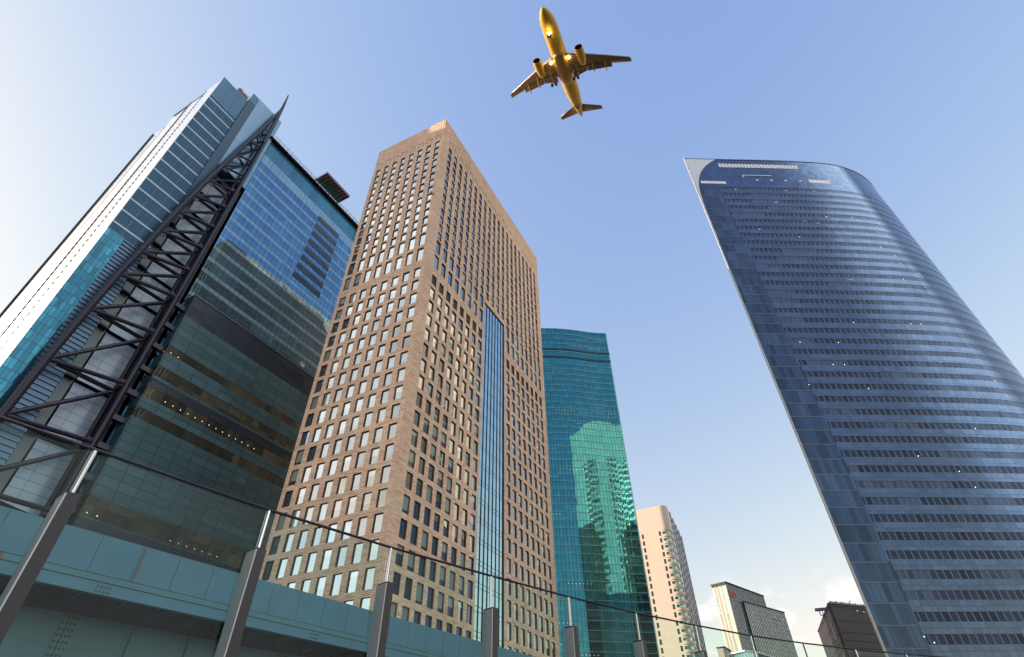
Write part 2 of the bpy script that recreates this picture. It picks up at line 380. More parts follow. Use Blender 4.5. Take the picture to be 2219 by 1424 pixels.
# ------------------------------------------------------------------ terracotta tower
def wall_openings(mb, fr, u0, u1, z0, z1, bands, depth, mi=0, rev=1):
    """bands: list of (za, zb, [(ua, ub), ...]) from bottom to top; leaves real openings with reveals"""
    z = z0
    for za, zb, cols in sorted(bands):
        if za > z: mb.quad(fr, u0, u1, z, za, 0, mi)
        u = u0
        for ua, ub in cols:
            if ua > u: mb.quad(fr, u, ua, za, zb, 0, mi)
            for (a, b) in (((ua, za), (ub, za)), ((ub, za), (ub, zb)), ((ub, zb), (ua, zb)), ((ua, zb), (ua, za))):
                mb.face([fr.p(a[0],0,a[1]), fr.p(b[0],0,b[1]), fr.p(b[0],-depth,b[1]), fr.p(a[0],-depth,a[1])],
                        [(a[0],a[1]),(b[0],b[1]),(b[0]+.3,b[1]+.3),(a[0]+.3,a[1]+.3)], rev)
            u = ub
        if u1 > u: mb.quad(fr, u, u1, za, zb, 0, mi)
        z = zb
    if z1 > z: mb.quad(fr, u0, u1, z, z1, 0, mi)

tower = thing('hotel_tower', 'tall tan terracotta tower with small deep windows and one vertical strip of blue glass', 'office tower', (-10, 110, GZ))
BC = (-20.5, 85.3)
LL = 26.5
aL = RAD(-25.9)
FL = Frame(BC[0]-LL*math.cos(aL), BC[1]-LL*math.sin(aL), -25.9)
FR = Frame(BC[0], BC[1], 62.8)
RL = 67.7; TOP = 165.
cl = [LL-(2.05+3.2*k) for k in range(7, -1, -1)]            # window centres, left face
cr = [4.15+3.15*k for k in range(20)]                        # right face
W = .94; WU = .82
up_rows = [(152.7-3.45*k-2.9, 152.7-3.45*k) for k in range(13)]
tall_rows = [(103.2, 107.8), (97.5, 102.1)]
low_rows = [(94.9-4.27*k-3.2, 94.9-4.27*k) for k in range(23)]
def cols(cs, w=W): return [(c-w, c+w) for c in cs]
bandsL = [(a, b, cols(cl, WU)) for a, b in up_rows]+[(a, b, cols(cl)) for a, b in tall_rows+low_rows]
DEP = .34
left_cs, right_cs = cr[:8], cr[12:]
ST0, ST1, STZ = 28.0, 39.7, 106.6
bandsR = []
for a, b in up_rows: bandsR.append((a, b, cols(cr, WU)))
wl = MB(); wall_openings(wl, FL, 0, LL, GZ, TOP, bandsL, DEP)
# right face is three zones around the glass strip
def zone(mb, u0, u1, cs, zt):
    wall_openings(mb, FR, u0, u1, GZ, zt, [(a, b, cols(cs)) for a, b in tall_rows+low_rows if b < zt], DEP)
wr = MB()
ZS = 108.2
zone(wr, 0, ST0, left_cs, ZS); zone(wr, ST1, RL, right_cs, ZS)
wr.quad(FR, ST0, ST1, STZ, ZS)
wall_openings(wr, FR, 0, RL, ZS, TOP, [b for b in bandsR if b[0] > ZS], DEP)
# back walls and strip reveals
for (ua, ub, za, zb) in ((ST0, ST0, GZ, STZ), (ST1, ST1, GZ, STZ)):
    wr.face([FR.p(ua,0,za),FR.p(ua,-.4,za),FR.p(ua,-.4,zb),FR.p(ua,0,zb)], None, 1)
wr.face([FR.p(ST0,0,STZ),FR.p(ST1,0,STZ),FR.p(ST1,-.4,STZ),FR.p(ST0,-.4,STZ)], None, 1)
c1 = FL.p(0, 0, 0); c2 = FR.p(RL, 0, 0); c3 = (c1[0]+c2[0]-BC[0], c1[1]+c2[1]-BC[1])
for p, q in ((c2, c3), (c3, c1)):
    L = math.hypot(q[0]-p[0], q[1]-p[1])
    wr.face([(p[0],p[1],GZ),(q[0],q[1],GZ),(q[0],q[1],TOP),(p[0],p[1],TOP)], [(0,GZ),(L,GZ),(L,TOP),(0,TOP)])
wl.build('left_wall', [M['terra'], M['terra_plain']], tower)
wr.build('right_wall', [M['terra'], M['terra_plain']], tower)
rf = MB(); rf.face([(*c1[:2],TOP-1.5),(BC[0],BC[1],TOP-1.5),(*c2[:2],TOP-1.5),(*c3[:2],TOP-1.5)])
rf.build('roof', M['roofgrey'], tower)
# parapet: slim vertical ribs with small upstands along the roof edge
pr = MB()
for fr, L in ((FL, LL), (FR, RL)):
    n = int(L/1.05)
    for i in range(n):
        u = (i+.5)*L/n
        pr.box(fr, u-.05, u+.05, .002, .05, 156.9, TOP+.05)
pr.build('parapet', M['terra'], tower)
# blind window frames under the parapet (open at the bottom)
def blind(fr, c):
    m = MB()
    m.box(fr, c-W, c-W+.16, .001, .02, 153.6, 156.4); m.box(fr, c+W-.16, c+W, .001, .02, 153.6, 156.4)
    m.box(fr, c-W+.16, c+W-.16, .001, .02, 156.1, 156.4)
    return m.build('blind_frame', M['bronze'], tower)
for c in cl: blind(FL, c)
for c in cr: blind(FR, c)
# belt course pockmarks
for fr, cs in ((FL, cl), (FR, left_cs+right_cs)):
    bm_ = MB()
    for c in cs:
        for i in range(3):
            for j in range(3):
                u = c-1.2+1.1*i+.3*(j % 2); z = 95.5+.55*j
                bm_.box(fr, u, u+.22, .001, .02, z, z+.22)
    bm_.build('belt_ornament', M['terra_plain'], tower)
def window_mesh(fmb, pmb, fr, c, za, zb, dark=False):
    o1 = -.25; t = .06; W = WU if za > 108 else .94
    fmb.box(fr, c-W, c-W+t, -.335, o1, za, zb); fmb.box(fr, c+W-t, c+W, -.335, o1, za, zb)
    fmb.box(fr, c-W+t, c+W-t, -.335, o1, zb-t, zb); fmb.box(fr, c-W+t, c+W-t, -.335, o1, za, za+t)
    iu = round(c*10)+(.02 if fr is FR else 5000.02); iv = round(za*10)+.02
    pmb.face([fr.p(c-W+t,-.29,za+t), fr.p(c+W-t,-.29,za+t), fr.p(c+W-t,-.29,zb-t), fr.p(c-W+t,-.29,zb-t)], [(iu,iv),(iu+.96,iv),(iu+.96,iv+.96),(iu,iv+.96)], 1 if dark else 0)
allw = []
for a, b in up_rows+tall_rows+low_rows:
    for c in cl: allw.append((FL, c, a, b, False))
for a, b in up_rows:
    for c in cr: allw.append((FR, c, a, b, False))
for k, (a, b) in enumerate(tall_rows+low_rows):
    for c in left_cs+right_cs: allw.append((FR, c, a, b, k == 2))
def wkey(w):
    p = w[0].p(w[1], 0, (w[2]+w[3])/2); el = p[2]/math.hypot(p[0], p[1])
    return (0 if el > .24 else 1e4)+p[0]**2+p[1]**2+p[2]**2
allw.sort(key=wkey)
for w in allw[:100]:
    a, b = MB(), MB(); window_mesh(a, b, *w)
    fo = a.build('window', M['bronze'], tower)
    b.build('pane', [M['pane'], M['louvre_dark']], fo)
a, b = MB(), MB()
for w in allw[100:]: window_mesh(a, b, *w)
for f_, uv_, m_ in zip(b.f, b.uv, b.m):
    a.face([b.v[i] for i in f_], uv_, 1+m_)
wo = a.build('window', [M['bronze'], M['pane'], M['louvre_dark']], tower); wo['kind'] = 'stuff'
st = MB(); st.quad(FR, ST0, ST1, GZ, STZ, -.30)
so = st.build('glass_strip', M['strip'], tower)
ml = MB()
for k in range(8):
    u = ST0+(ST1-ST0)*k/7; ml.box(FR, u-.06, u+.06, -.298, -.16, GZ, STZ)
ml.build('mullion', M['bronze'], so)
cam_ = MB(); cam_.tube([FL.p(LL-.9,.0,124), FL.p(LL-.9,.7,124.2), FL.p(LL-.6,1.0,123.7)], .16, 8)
cam_.build('security_camera', M['bronze'], tower)

# ------------------------------------------------------------------ curved towers
def spline(pts, step):
    out = []; n = len(pts)
    for i in range(n-1):
        p0 = Vector(pts[max(i-1,0)]); p1 = Vector(pts[i]); p2 = Vector(pts[i+1]); p3 = Vector(pts[min(i+2,n-1)])
        m = max(1, int((p2-p1).length/step))
        for k in range(m):
            t = k/m
            out.append(.5*((2*p1)+(p2-p0)*t+(2*p0-5*p1+4*p2-p3)*t*t+(3*p1-p0-3*p2+p3)*t**3))
    out.append(Vector(pts[-1])); return out
class Curve:
    def __init__(s, pts, step=1.2):
        s.q = spline(pts, step); s.u = [0.]
        for a, b in zip(s.q, s.q[1:]): s.u.append(s.u[-1]+(b-a).length)
    def at(s, u):
        for i in range(len(s.q)-1):
            if u <= s.u[i+1] or i == len(s.q)-2:
                t = (u-s.u[i])/(s.u[i+1]-s.u[i]); return s.q[i].lerp(s.q[i+1], t)
    def nrm(s, u):
        a = s.at(max(u-.5, 0)); b = s.at(min(u+.5, s.u[-1])); t = (b-a).normalized(); return Vector((t.y, -t.x))
    def P(s, u, o, z):
        p = s.at(u)
        if o: p = p+s.nrm(u)*o
        return (p.x, p.y, z)
    def cuts(s, u0, u1):
        return [u0]+[x for x in s.u if u0+.05 < x < u1-.05]+[u1]
    def strip(s, mb, u0, u1, z0, z1, o=0., mi=0, smooth=True):
        c = s.cuts(u0, u1)
        for a, b in zip(c, c[1:]):
            mb.face([s.P(a,o,z0),s.P(b,o,z0),s.P(b,o,z1),s.P(a,o,z1)], [(a,z0),(b,z0),(b,z1),(a,z1)], mi, smooth)
    def bar(s, mb, u0, u1, z0, z1, o0, o1, mi=0):
        c = s.cuts(u0, u1)
        for a, b in zip(c, c[1:]):
            mb.face([s.P(a,o1,z0),s.P(b,o1,z0),s.P(b,o1,z1),s.P(a,o1,z1)], [(a,z0),(b,z0),(b,z1),(a,z1)], mi)
            mb.face([s.P(a,o1,z1),s.P(b,o1,z1),s.P(b,o0,z1),s.P(a,o0,z1)], None, mi)
            mb.face([s.P(a,o0,z0),s.P(b,o0,z0),s.P(b,o1,z0),s.P(a,o1,z0)], None, mi)
        for a in (u0, u1):
            mb.face([s.P(a,o0,z0),s.P(a,o1,z0),s.P(a,o1,z1),s.P(a,o0,z1)], None, mi)

blue = thing('blue_office_tower', 'dark blue glass skyscraper with a curved right flank and a razor sharp left edge', 'office tower', (125, 140, GZ))
BPTS = [(75.1,125.4),(90.5,126.0),(106.6,126.6),(122.8,127.4),(137.3,128.7),(146.,130.6),(153.4,133.5),(160.4,137.6),(166.5,143.),(171.5,149.5),(175.5,157.),(178.5,166.)]
BCV = Curve(BPTS, 1.7); BU = BCV.u[-1]; BT = 205.
CZ = 9.6; CROWN = 186.4
win_c = [107.8+4.23*k for k in range(-27, 19)]
win_c = [z for z in win_c if z > GZ+2 and z < CROWN-1.5]
sp = MB(); z = GZ
for c in win_c:
    BCV.strip(sp, CZ, BU, z, c-.95); z = c+.95
BCV.strip(sp, CZ, BU, z, CROWN)
sp.build('curtain_wall', M['blue_span'], blue)
for c in win_c:
    m = MB(); BCV.strip(m, CZ, BU, c-.95, c+.95, -.06)
    m.build('window_band', M['blue_win'], blue)
m = MB(); BCV.strip(m, 0, CZ, GZ, CROWN); m.build('corner_glazing', M['blue_corner'], blue)
for k in range(-16, 27):
    zz = 72.3+4.23*k
    if GZ < zz < CROWN-6:
        m = MB(); BCV.bar(m, .2, CZ-.6, zz-.11, zz+.11, .003, .06); m.build('slab_edge', M['slabdim'], blue)
m = MB(); BCV.strip(m, 0, BU, CROWN, BT); m.build('crown', M['blue_top'], blue)
m = MB(); BCV.bar(m, 13.5, 48., 199.2, 201.9, .01, .06); lv = m.build('louvre_strip', M['louver_white'], blue)
m = MB()
for k in range(26):
    u = 13.5+34.5*k/25; BCV.bar(m, u-.09, u+.09, 199.1, 202., .062, .1)
m.build('louvre_mullion', M['alu_dark'], lv)
m = MB(); BCV.bar(m, 2.9, 13.3, 186.9, 188.6, .01, .06); m.build('louvre_strip', M['louver_white'], blue)
m = MB(); BCV.bar(m, 49., 58., 189.2, 191.6, .01, .05); m.build('louvre_strip', M['louver_white'], blue)
m = MB(); BCV.bar(m, 21.7, 34., 193.1, 193.5, .01, .15); BCV.bar(m, 21.6, 22., 191.8, 193.5, .01, .16); m.build('ledge', M['louver_white'], blue)
for u in (27., 33., 39., 45.):
    m = MB(); BCV.bar(m, u-.5, u+.5, 189.6, 190.4, .01, .12); m.build('spot_lamp', M['louver_white'], blue)
# frosted fin at the sharp corner: tapers with height
m = MB()
zs = [150+2.5*i for i in range(23)]
def finw(z): t = (z-150)/55.; return .35+max(0, t)**5.5*13.
for a, b in zip(zs, zs[1:]):
    m.face([BCV.P(0,.09,a),BCV.P(finw(a),.09,a),BCV.P(finw(b),.09,b),BCV.P(0,.09,b)])
    m.face([BCV.P(0,-.1,a),BCV.P(0,.09,a),BCV.P(0,.09,b),BCV.P(0,-.1,b)])
m.build('corner_fin', M['fin_white'], blue)
m = MB(); m.box(Frame(75.1,125.4,2.2), -.25, .12, -.3, .18, GZ, 206.3); m.build('edge_trim', M['postpale'], blue)
m = MB(); BCV.bar(m, 0, BU, BT, BT+.5, -.5, .12); m.build('coping', M['alu_dark'], blue)
# rear walls (seen in the neighbour's glass)
back = [(178.5,166.),(158.,186.),(130.,192.),(108.,171.),(75.1,125.4)]
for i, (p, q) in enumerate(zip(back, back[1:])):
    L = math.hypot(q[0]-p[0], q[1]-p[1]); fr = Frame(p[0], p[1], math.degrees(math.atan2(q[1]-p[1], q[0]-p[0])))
    m = MB(); m.quad(fr, 0, L, 88., BT); m.build('rear_wall', M['stone_pale'], blue)
    m = MB(); m.quad(fr, 0, L, GZ, 88.); m.build('rear_base', M['blue_top'], blue)  # lower rear coloured dark so its reflection reads as shaded
    m = MB(); m.box(fr, L*.25, L*.72, .0, .3, 88., 176.); m.build('rear_glazing', M['backglass'], blue)
m = MB(); m.face([(*v,BT-.02) for v in ([tuple(p) for p in BCV.q]+back[1:-1])]); m.build('roof', M['roofgrey'], blue)
# open vents in the facade
for (u, zz) in ((36., 163.), (62., 163.), (40., 131.), (66., 129.), (52., 96.), (84., 92.)):
    m = MB()
    pu = BCV.P(u, .02, zz); fr = Frame(pu[0], pu[1], math.degrees(math.atan2(BCV.nrm(u).x, -BCV.nrm(u).y)))
    m.box(fr, 0, 1.5, 0, .05, zz-.15, zz+.15); m.build('open_vent', M['slab'], blue)

teal = thing('teal_office_tower', 'teal green glass skyscraper with a wavy front behind the brown tower', 'office tower', (25, 255, GZ))
TPTS = [(-12,238.),(5,237.6),(17,238.2),(25,238.5),(34,239.7),(40,241.0),(46,242.4),(51,243.2),(56.4,243.6)]
TCV = Curve(TPTS, 1.6); TU = TCV.u[-1]; TT = 208.
tz = [180.6-3.7*k for k in range(51)]
tz = sorted(tz+[184.3+3.7*k for k in (1.35, 2.9, 3.9, 4.9, 5.9)])
sp = MB(); z = GZ
for c in tz:
    if c < GZ+3: continue
    TCV.strip(sp, 0, TU, z, c-1.15); z = c+1.15
TCV.strip(sp, 0, TU, z, TT)
sp.build('curtain_wall', M['teal_span'], teal)
for c in tz:
    if c < GZ+3: continue
    m = MB(); TCV.strip(m, 0, TU, c-1.15, c+1.15, -.05); wb = m.build('window_band', M['teal_win'], teal)
    m = MB(); TCV.bar(m, 0, TU, c+1.2, c+1.34, .003, .14); m.build('sunshade', M['teal_bar'], wb)
for zz in (192.2, 186.6):
    m = MB(); TCV.bar(m, 0, TU, zz-.55, zz+.55, .01, .3); m.build('recess_band', M['teal_dark'], teal)
m = MB(); fr = Frame(56.4,243.6,97.); m.quad(fr, 0, 40, GZ, TT)
fr2 = Frame(*fr.p(40,0,0)[:2], 185.); m.quad(fr2, 0, 65, GZ, TT); m.build('side_wall', M['teal_span'], teal)
m = MB(); m.face([(*tuple(p),TT-.02) for p in TCV.q]+[fr.p(40,0,TT-.02), fr2.p(65,0,TT-.02)]); m.build('roof', M['roofgrey'], teal)
m = MB(); m.box(fr, -.15, .25, -.3, .12, GZ, TT+.3); m.build('edge_trim', M['teal_bar'], teal)

# ------------------------------------------------------------------ office tower with the steel truss (left)
F = Frame(A0[0], A0[1], 61.5)
ntv = thing('trussed_tower', 'blue glass tower at left with white lattice side wall and giant dark steel truss', 'office tower', F.p(30, -10, GZ))
SD = 34.
FS = Frame(F.p(0,-SD,0)[0], F.p(0,-SD,0)[1], -28.5)      # side wall, u from far to corner
# side wall in three steps
m = MB(); m.quad(FS, SD-8.9, SD, GZ, 185.); m.quad(FS, SD-17., SD-9.4, GZ, 184.2, -.15); m.quad(FS, SD-26.6, SD-17.5, GZ, 183.4, -.3); m.quad(FS, 0, SD-27.1, GZ, 178.2, -.5)
m.build('side_wall', M['side'], ntv)
for a, zt_ in ((SD-9.4, 184.), (SD-17.5, 183.2), (SD-27.1, 177.)):
    m = MB(); m.box(FS, a, a+.5, -.8, .02 if a > 10 else -.25, GZ, zt_); m.build('side_groove', M['groove'], ntv)
m = MB()
for k in range(96):
    zz = 3+1.9*k
    m.box(FS, SD-9.0, SD-8.8, .0, .16, zz, zz+.8); m.box(FS, SD-17.1, SD-16.9, -.1, .1, zz, zz+.8)
m.build('anchor_plate', M['groove'], ntv)
# louvred front of the corner bay
m = MB(); m.quad(F, 0, 9.6, 104, 185., -.35); m.build('window_wall', M['louver_back'], ntv)
lb = MB(); zz = 104.
while zz < 184.8:
    for u0, u1 in ((-.15, 3.1), (3.25, 6.3), (6.45, 9.6)):
        lb.box(F, u0, u1, -.28, .06, zz, zz+(.42 if zz > 172 else .16))
    zz += .82 if zz > 172 else .575
lb.build('louvre', M['blade'], ntv)
m = MB()
zz = 106.
while zz < 172:
    m.box(F, -.1, 9.6, .065, .10, zz, zz+.5); zz += 4.6
m.build('floor_band', M['floorline'], ntv)
m = MB(); m.quad(F, 0, 4.1, GZ, 104., -.05); m.build('stair_glazing', M['tealzone'], ntv)
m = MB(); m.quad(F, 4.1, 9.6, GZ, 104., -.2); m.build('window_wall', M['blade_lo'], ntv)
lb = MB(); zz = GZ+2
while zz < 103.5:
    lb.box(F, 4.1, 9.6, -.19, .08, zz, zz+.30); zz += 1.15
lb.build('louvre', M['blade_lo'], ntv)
# tall blue box beside it
m = MB(); m.quad(F, 12.3, 22.5, 148, 191., .6); m.build('panel_wall', M['bluepanel'], ntv)
m = MB(); m.quad(F, 9.6, 12.3, 120, 186., .6); m.face([F.p(9.6,-3,120),F.p(9.6,.6,120),F.p(9.6,.6,186),F.p(9.6,-3,186)])
m.face([F.p(9.6,-3,148),F.p(22.5,-3,148),F.p(22.5,.6,148),F.p(9.6,.6,148)]); m.build('dark_band', M['tealband'], ntv)
m = MB(); m.quad(F, 9.6, 12.3, 186, 191., .45); m.face([F.p(9.6,-6,186),F.p(9.6,.45,186),F.p(9.6,.45,191),F.p(9.6,-6,191)])
m.quad(F, 22.5, 22.5, 148, 191); m.face([F.p(22.5,.6,148),F.p(22.5,-12,148),F.p(22.5,-12,191),F.p(22.5,.6,191)]); m.face([F.p(9.6,.45,190.9),F.p(22.5,.45,190.9),F.p(22.5,-12,190.9),F.p(9.6,-12,190.9)])
for k in range(6): m.box(F, 9.6, 12.3, .451, .6, 186.15+.82*k, 186.57+.82*k)
m.build('lift_head', M['blade'], ntv)
# recess behind the truss
m = MB(); m.quad(F, 9.6, 22.5, GZ, 148., -4.); m.face([F.p(9.6,-4,GZ),F.p(9.6,0,GZ),F.p(9.6,0,148),F.p(9.6,-4,148)]); m.build('recess_glazing', M['recess_glass'], ntv)
m = MB(); m.box(F, 10.4, 12.3, -3.6, -2.9, GZ, 148.); m.build('steel_strip', M['greystrip'], ntv)
zl = [28., 39.5, 54., 67.5, 81.5, 92.5, 101.5, 110.3, 119.3, 128.3, 137.2, 146.2]
for a, b in zip([GZ]+zl, zl+[150.]):
    m = MB(); n = 8; H = b-a; r = min(3.2, H*.3)
    prof = [(-2.8, a+.3), (-2.8, b-r)]+[(-2.8-1.1*(1-math.cos(t*math.pi/2/n)), b-r+r*math.sin(t*math.pi/2/n)) for t in range(1, n+1)]
    for (o0, z0), (o1, z1) in zip(prof, prof[1:]):
        m.face([F.p(12.7,o0,z0),F.p(20.6,o0,z0),F.p(20.6,o1,z1),F.p(12.7,o1,z1)], [(12.7,z0),(20.6,z0),(20.6,z1),(12.7,z1)], 0, True)
    m.build('shaft_panel', M['palecol'], ntv)
m = MB(); m.box(F, 20.7, 22.4, -5., -1., GZ, 172.); m.build('dark_shaft', M['truss_dk'], ntv)
for z_ in zl:
    m = MB(); m.box(F, 9.9, 12.2, -2.85, -1.6, z_-.35, z_+.1); m.build('tie_beam', M['truss_dk'], ntv)
# truss
Lu = [(28., 3.3), (39.5, 3.6), (52.5, 4.1), (65.7, 4.7), (80.1, 5.6), (91.9, 6.5), (100.7, 7.5), (110., 8.4), (119., 9.3), (127.8, 10.35), (136.6, 11.4), (145.8, 12.7), (154.8, 14.1), (164.6, 15.4), (170.6, 16.5), (176.4, 17.3)]
Ru = [27., 40., 54.4, 68.7, 83.5, 95.6, 105.2, 114.3, 123.3, 132.8, 140.8, 149.5, 158., 167.3, 172.3, 177.]
OF = 3.
tr = thing('steel_truss', 'giant dark plum steel truss mast with zigzag struts climbing the blue tower', 'truss', F.p(12, OF, GZ))
m = MB(); m.tube([F.p(2.9,OF,GZ)]+[F.p(u,OF,z) for z, u in Lu]+[F.p(18.45,OF,185.9), F.p(19.1,OF,190.8), F.p(19.5,OF,195.)], [.75]*12+[.68]*5+[.6,.5,.4,.3], 12); m.build('chord', M['truss'], tr)
m = MB(); m.tube([F.p(19.75,OF,GZ), F.p(19.75,OF,170), F.p(19.55,OF,185), F.p(19.35,OF,196), F.p(19.0,OF,204.)], [.75,.75,.68,.5,.2], 12); m.build('chord', M['truss'], tr)
m = MB(); m.tube([F.p(19.1,0.3,GZ), F.p(19.1,.3,172)], .45, 10); m.build('chord', M['truss_dk'], tr)
def I(k): return F.p(19.1, .3, Ru[k]-1.3)
for k in range(len(Lu)):
    z_, u_ = Lu[k]; p = F.p(u_, OF, z_); rr = .48 if k < 10 else .36
    for q in ([F.p(19.75, OF, Ru[k]), I(k)]+([I(k+1)] if k+1 < len(Lu) else [])):
        m = MB(); m.tube([p, q], rr if k < 14 else .22, 8); m.build('strut', M['truss'], tr)
    if k < 13:
        m = MB(); m.box(F, u_+.2, u_+1.9, OF-.07, OF+.07, z_-1.1, z_+.5); m.build('gusset', M['truss'], tr)
        m = MB(); m.box(F, 18.2, 19.3, OF-.07, OF+.07, Ru[k]-.9, Ru[k]+.7); m.build('gusset', M['truss'], tr)
    m = MB(); m.tube([F.p(19.75, OF, Ru[k]), I(k)], .3, 8); m.build('link', M['truss_dk'], tr)
# right-hand office slab
C0, C1 = 22.9, 72.
fl0 = 149.9-4.6*40
sp = MB(); wins = []
z = GZ; k = 0
while True:
    a = 143.9-4.6*33+4.6*k; k += 1      # bottom of a window
    if a < GZ: continue
    if a+3.3 > 169.9: break
    sp.quad(F, C0, C1, z, a, 0); wins.append((a, a+3.25)); z = a+3.25
sp.quad(F, C0, C1, z, 170.2, 0)
sp.build('curtain_wall', M['ntv_span'], ntv)
for a, b in wins:
    m = MB(); m.quad(F, C0, C1, a, b, -.04); m.build('window_band', M['ntv_win'], ntv)
m = MB(); m.quad(F, C0, C1, 170.2, 178., .05); m.build('crown_band', M['ntv_topband'], ntv)
for k in range(8):
    z_ = 166.8-4.6*k; m = MB(); m.box(F, 50.3-.2*k, 61.2, .0, .06, z_-2.6, z_-.1); m.build('vent_panel', M['pod_louver'], ntv)
ov = MB(); ov.box(F, 21.4, C1+.3, -2., 1.5, 178.6, 179.0)
n = 29
for k in range(n):
    u = 22.4+(C1-22.4)*k/(n-1); ov.box(F, u-.12, u+.12, -1.2, 1.4, 178.05, 178.59)
ov.build('roof_overhang', M['truss_dk'], ntv)
rl = MB()
for z_ in (179.9, 180.8): rl.tube([F.p(22.8,1.4,z_), F.p(C1,1.4,z_)], .06, 6)
for k in range(26):
    u = 22.8+(C1-22.8)*k/25; rl.tube([F.p(u,1.4,179.), F.p(u,1.4,181.2)], .045, 5)
rl.build('roof_rail', M['truss_dk'], ntv)
m = MB(); m.face([F.p(C1,0,GZ),F.p(C1,-30,GZ),F.p(C1,-30,178),F.p(C1,0,178)]); m.face([F.p(C1,-30,GZ),F.p(0,-SD,GZ),F.p(0,-SD,178),F.p(C1,-30,178)]); m.build('rear_wall', M['ntv_span'], ntv)
m = MB(); m.face([F.p(0,0,183.2),F.p(9.6,0,183.2),F.p(9.6,-26,183.2),F.p(0,-26,183.2)]); m.face([F.p(9.6,0,178.3),F.p(C1,0,178.3),F.p(C1,-30,178.3),F.p(9.6,-SD,178.3)]); m.build('roof', M['roofgrey'], ntv)
# helideck on brackets
hd = thing('helideck', 'small rooftop deck with green and reddish underside jutting off the trussed tower', 'deck', F.p(51, 3, 182))
m = MB(); m.box(F, 44.6, 57., -2., 4.2, 184.5, 184.8); m.build('deck_plate', M['heli_green'], hd)
for k in range(9):
    u = 44.8+12*k/8; m = MB(); m.box(F, u-.12, u+.12, -2., 4.2, 184.1, 184.48); m.build('beam', M['truss_dk'], hd)
for k in range(8):
    u = 45.55+12*k/8; m = MB(); m.box(F, u-.5, u+.5, 2.2, 3.9, 184.3, 184.49); m.build('panel', M['heli_red'], hd)
m = MB(); m.box(F, 44.3, 57.3, 4.2, 4.5, 184.0, 185.1); m.box(F, 44.3, 44.59, -2., 4.19, 184.0, 185.1); m.box(F, 57.01, 57.3, -2., 4.19, 184.0, 185.1); m.build('edge_beam', M['purple_steel'], hd)
for u in (46., 50., 55.):
    m = MB(); m.tube([F.p(u,1.2,179.), F.p(u,3.5,184.1)], .14, 6); m.build('bracket', M['truss_dk'], hd)
# window cleaning gondola on the roof
gd = thing('cleaning_gondola', 'rusty window cleaning machine perched on the roof edge of the trussed tower', 'roof machine', F.p(6, -1, 185))
m = MB(); m.box(F, 5.2, 9.2, -2.5, -.3, 185.2, 187.6); m.box(F, 5.4, 6.6, -2.2, -.5, 187.61, 188.3); m.build('cabin', M['rooftop'], gd)
for u in (5.6, 6.4, 7.3, 8.1, 8.9):
    m = MB(); m.tube([F.p(u,-1.2,187.5), F.p(u+.5,-.4,188.6+.3*math.sin(u*5)), F.p(u+.9,-.2,188.0)], .07, 6); m.build('jib', M['truss_dk'], gd)
# podium in front of the slab
pod = thing('podium_block', 'lower dark green glass block with dark top band in front of the trussed tower', 'office block', F.p(45, 2, GZ))
P0, P1, PO, PT = 23.1, 76., 4., 98.6
pb = [(98.6, 91.6, 'top'), (82.1, 79.9, 'win'), (76.0, 73.2, 'win'), (72.6, 70.2, 'lou'), (70.2, 67.6, 'win'), (64.9, 62.4, 'win'), (44.6, 42.8, 'win'), (42.8, 40.6, 'win'), (40.4, 38., 'lou'), (38., 34.2, 'win')]
sp = MB(); z = PT
edges = []
for t, b, kind in pb:
    if t < z: edges.append((t, z))
    z = b
edges.append((GZ, z))
FSd = Frame(F.p(P0,0,0)[0], F.p(P0,0,0)[1], -28.5)
for a, b in edges:
    sp.quad(F, P0, P1, a, b, PO); sp.quad(FSd, 0, PO, a, b)
sp.build('curtain_wall', M['pod_glass'], pod)
for t, b, kind in pb:
    m = MB(); ins = .05 if kind == 'win' else .0
    m.quad(F, P0+ins, P1, b, t, PO-ins); m.quad(FSd, 0, PO-ins, b, t, -ins)
    m.build({'top': 'parapet_band', 'win': 'window_band', 'lou': 'louvre_band'}[kind], M['pod_win'] if kind == 'win' else M['pod_louver'], pod)
m = MB(); m.box(F, P0-.1, P1, -.5, PO+.1, PT, PT+.25); m.build('roof', M['alu_dark'], pod)
m = MB()
for o in (2.8, 3.6): m.tube([F.p(P0,o,PT+1.1), F.p(P1,o,PT+1.1)], .08, 6)
for k in range(20): m.tube([F.p(P0+.2+2.6*k,3.6,PT+.2), F.p(P0+.2+2.6*k,3.6,PT+1.1)], .05, 5)
m.build('roof_rail', M['truss_dk'], pod)
for k in range(9):
    z_ = 95-6.6*k; m = MB(); m.box(F, 20.4, P0-.02, 1.2, 2.4, z_-1.2, z_); m.build('balcony', M['alu_dark'], pod)
dish = thing('satellite_dish', 'small white satellite dish on the roof of the dark podium block', 'dish', F.p(60, 3, PT+.3))
m = MB(); n = 16; rings = []
for i in range(6):
    r = .9*i/5; rings.append([Vector(F.p(60+r*math.cos(2*math.pi*k/n), 3.6+.35*(r/.9)**2, PT+1.9+r*math.sin(2*math.pi*k/n))) for k in range(n)])
m.loft(rings, 0, True, False, False); m.build('reflector', M['fin_white'], dish)
m = MB(); m.tube([F.p(60,3.5,PT+.2), F.p(60,3.5,PT+1.9)], .1, 8); m.build('mast', M['alu_dark'], dish)

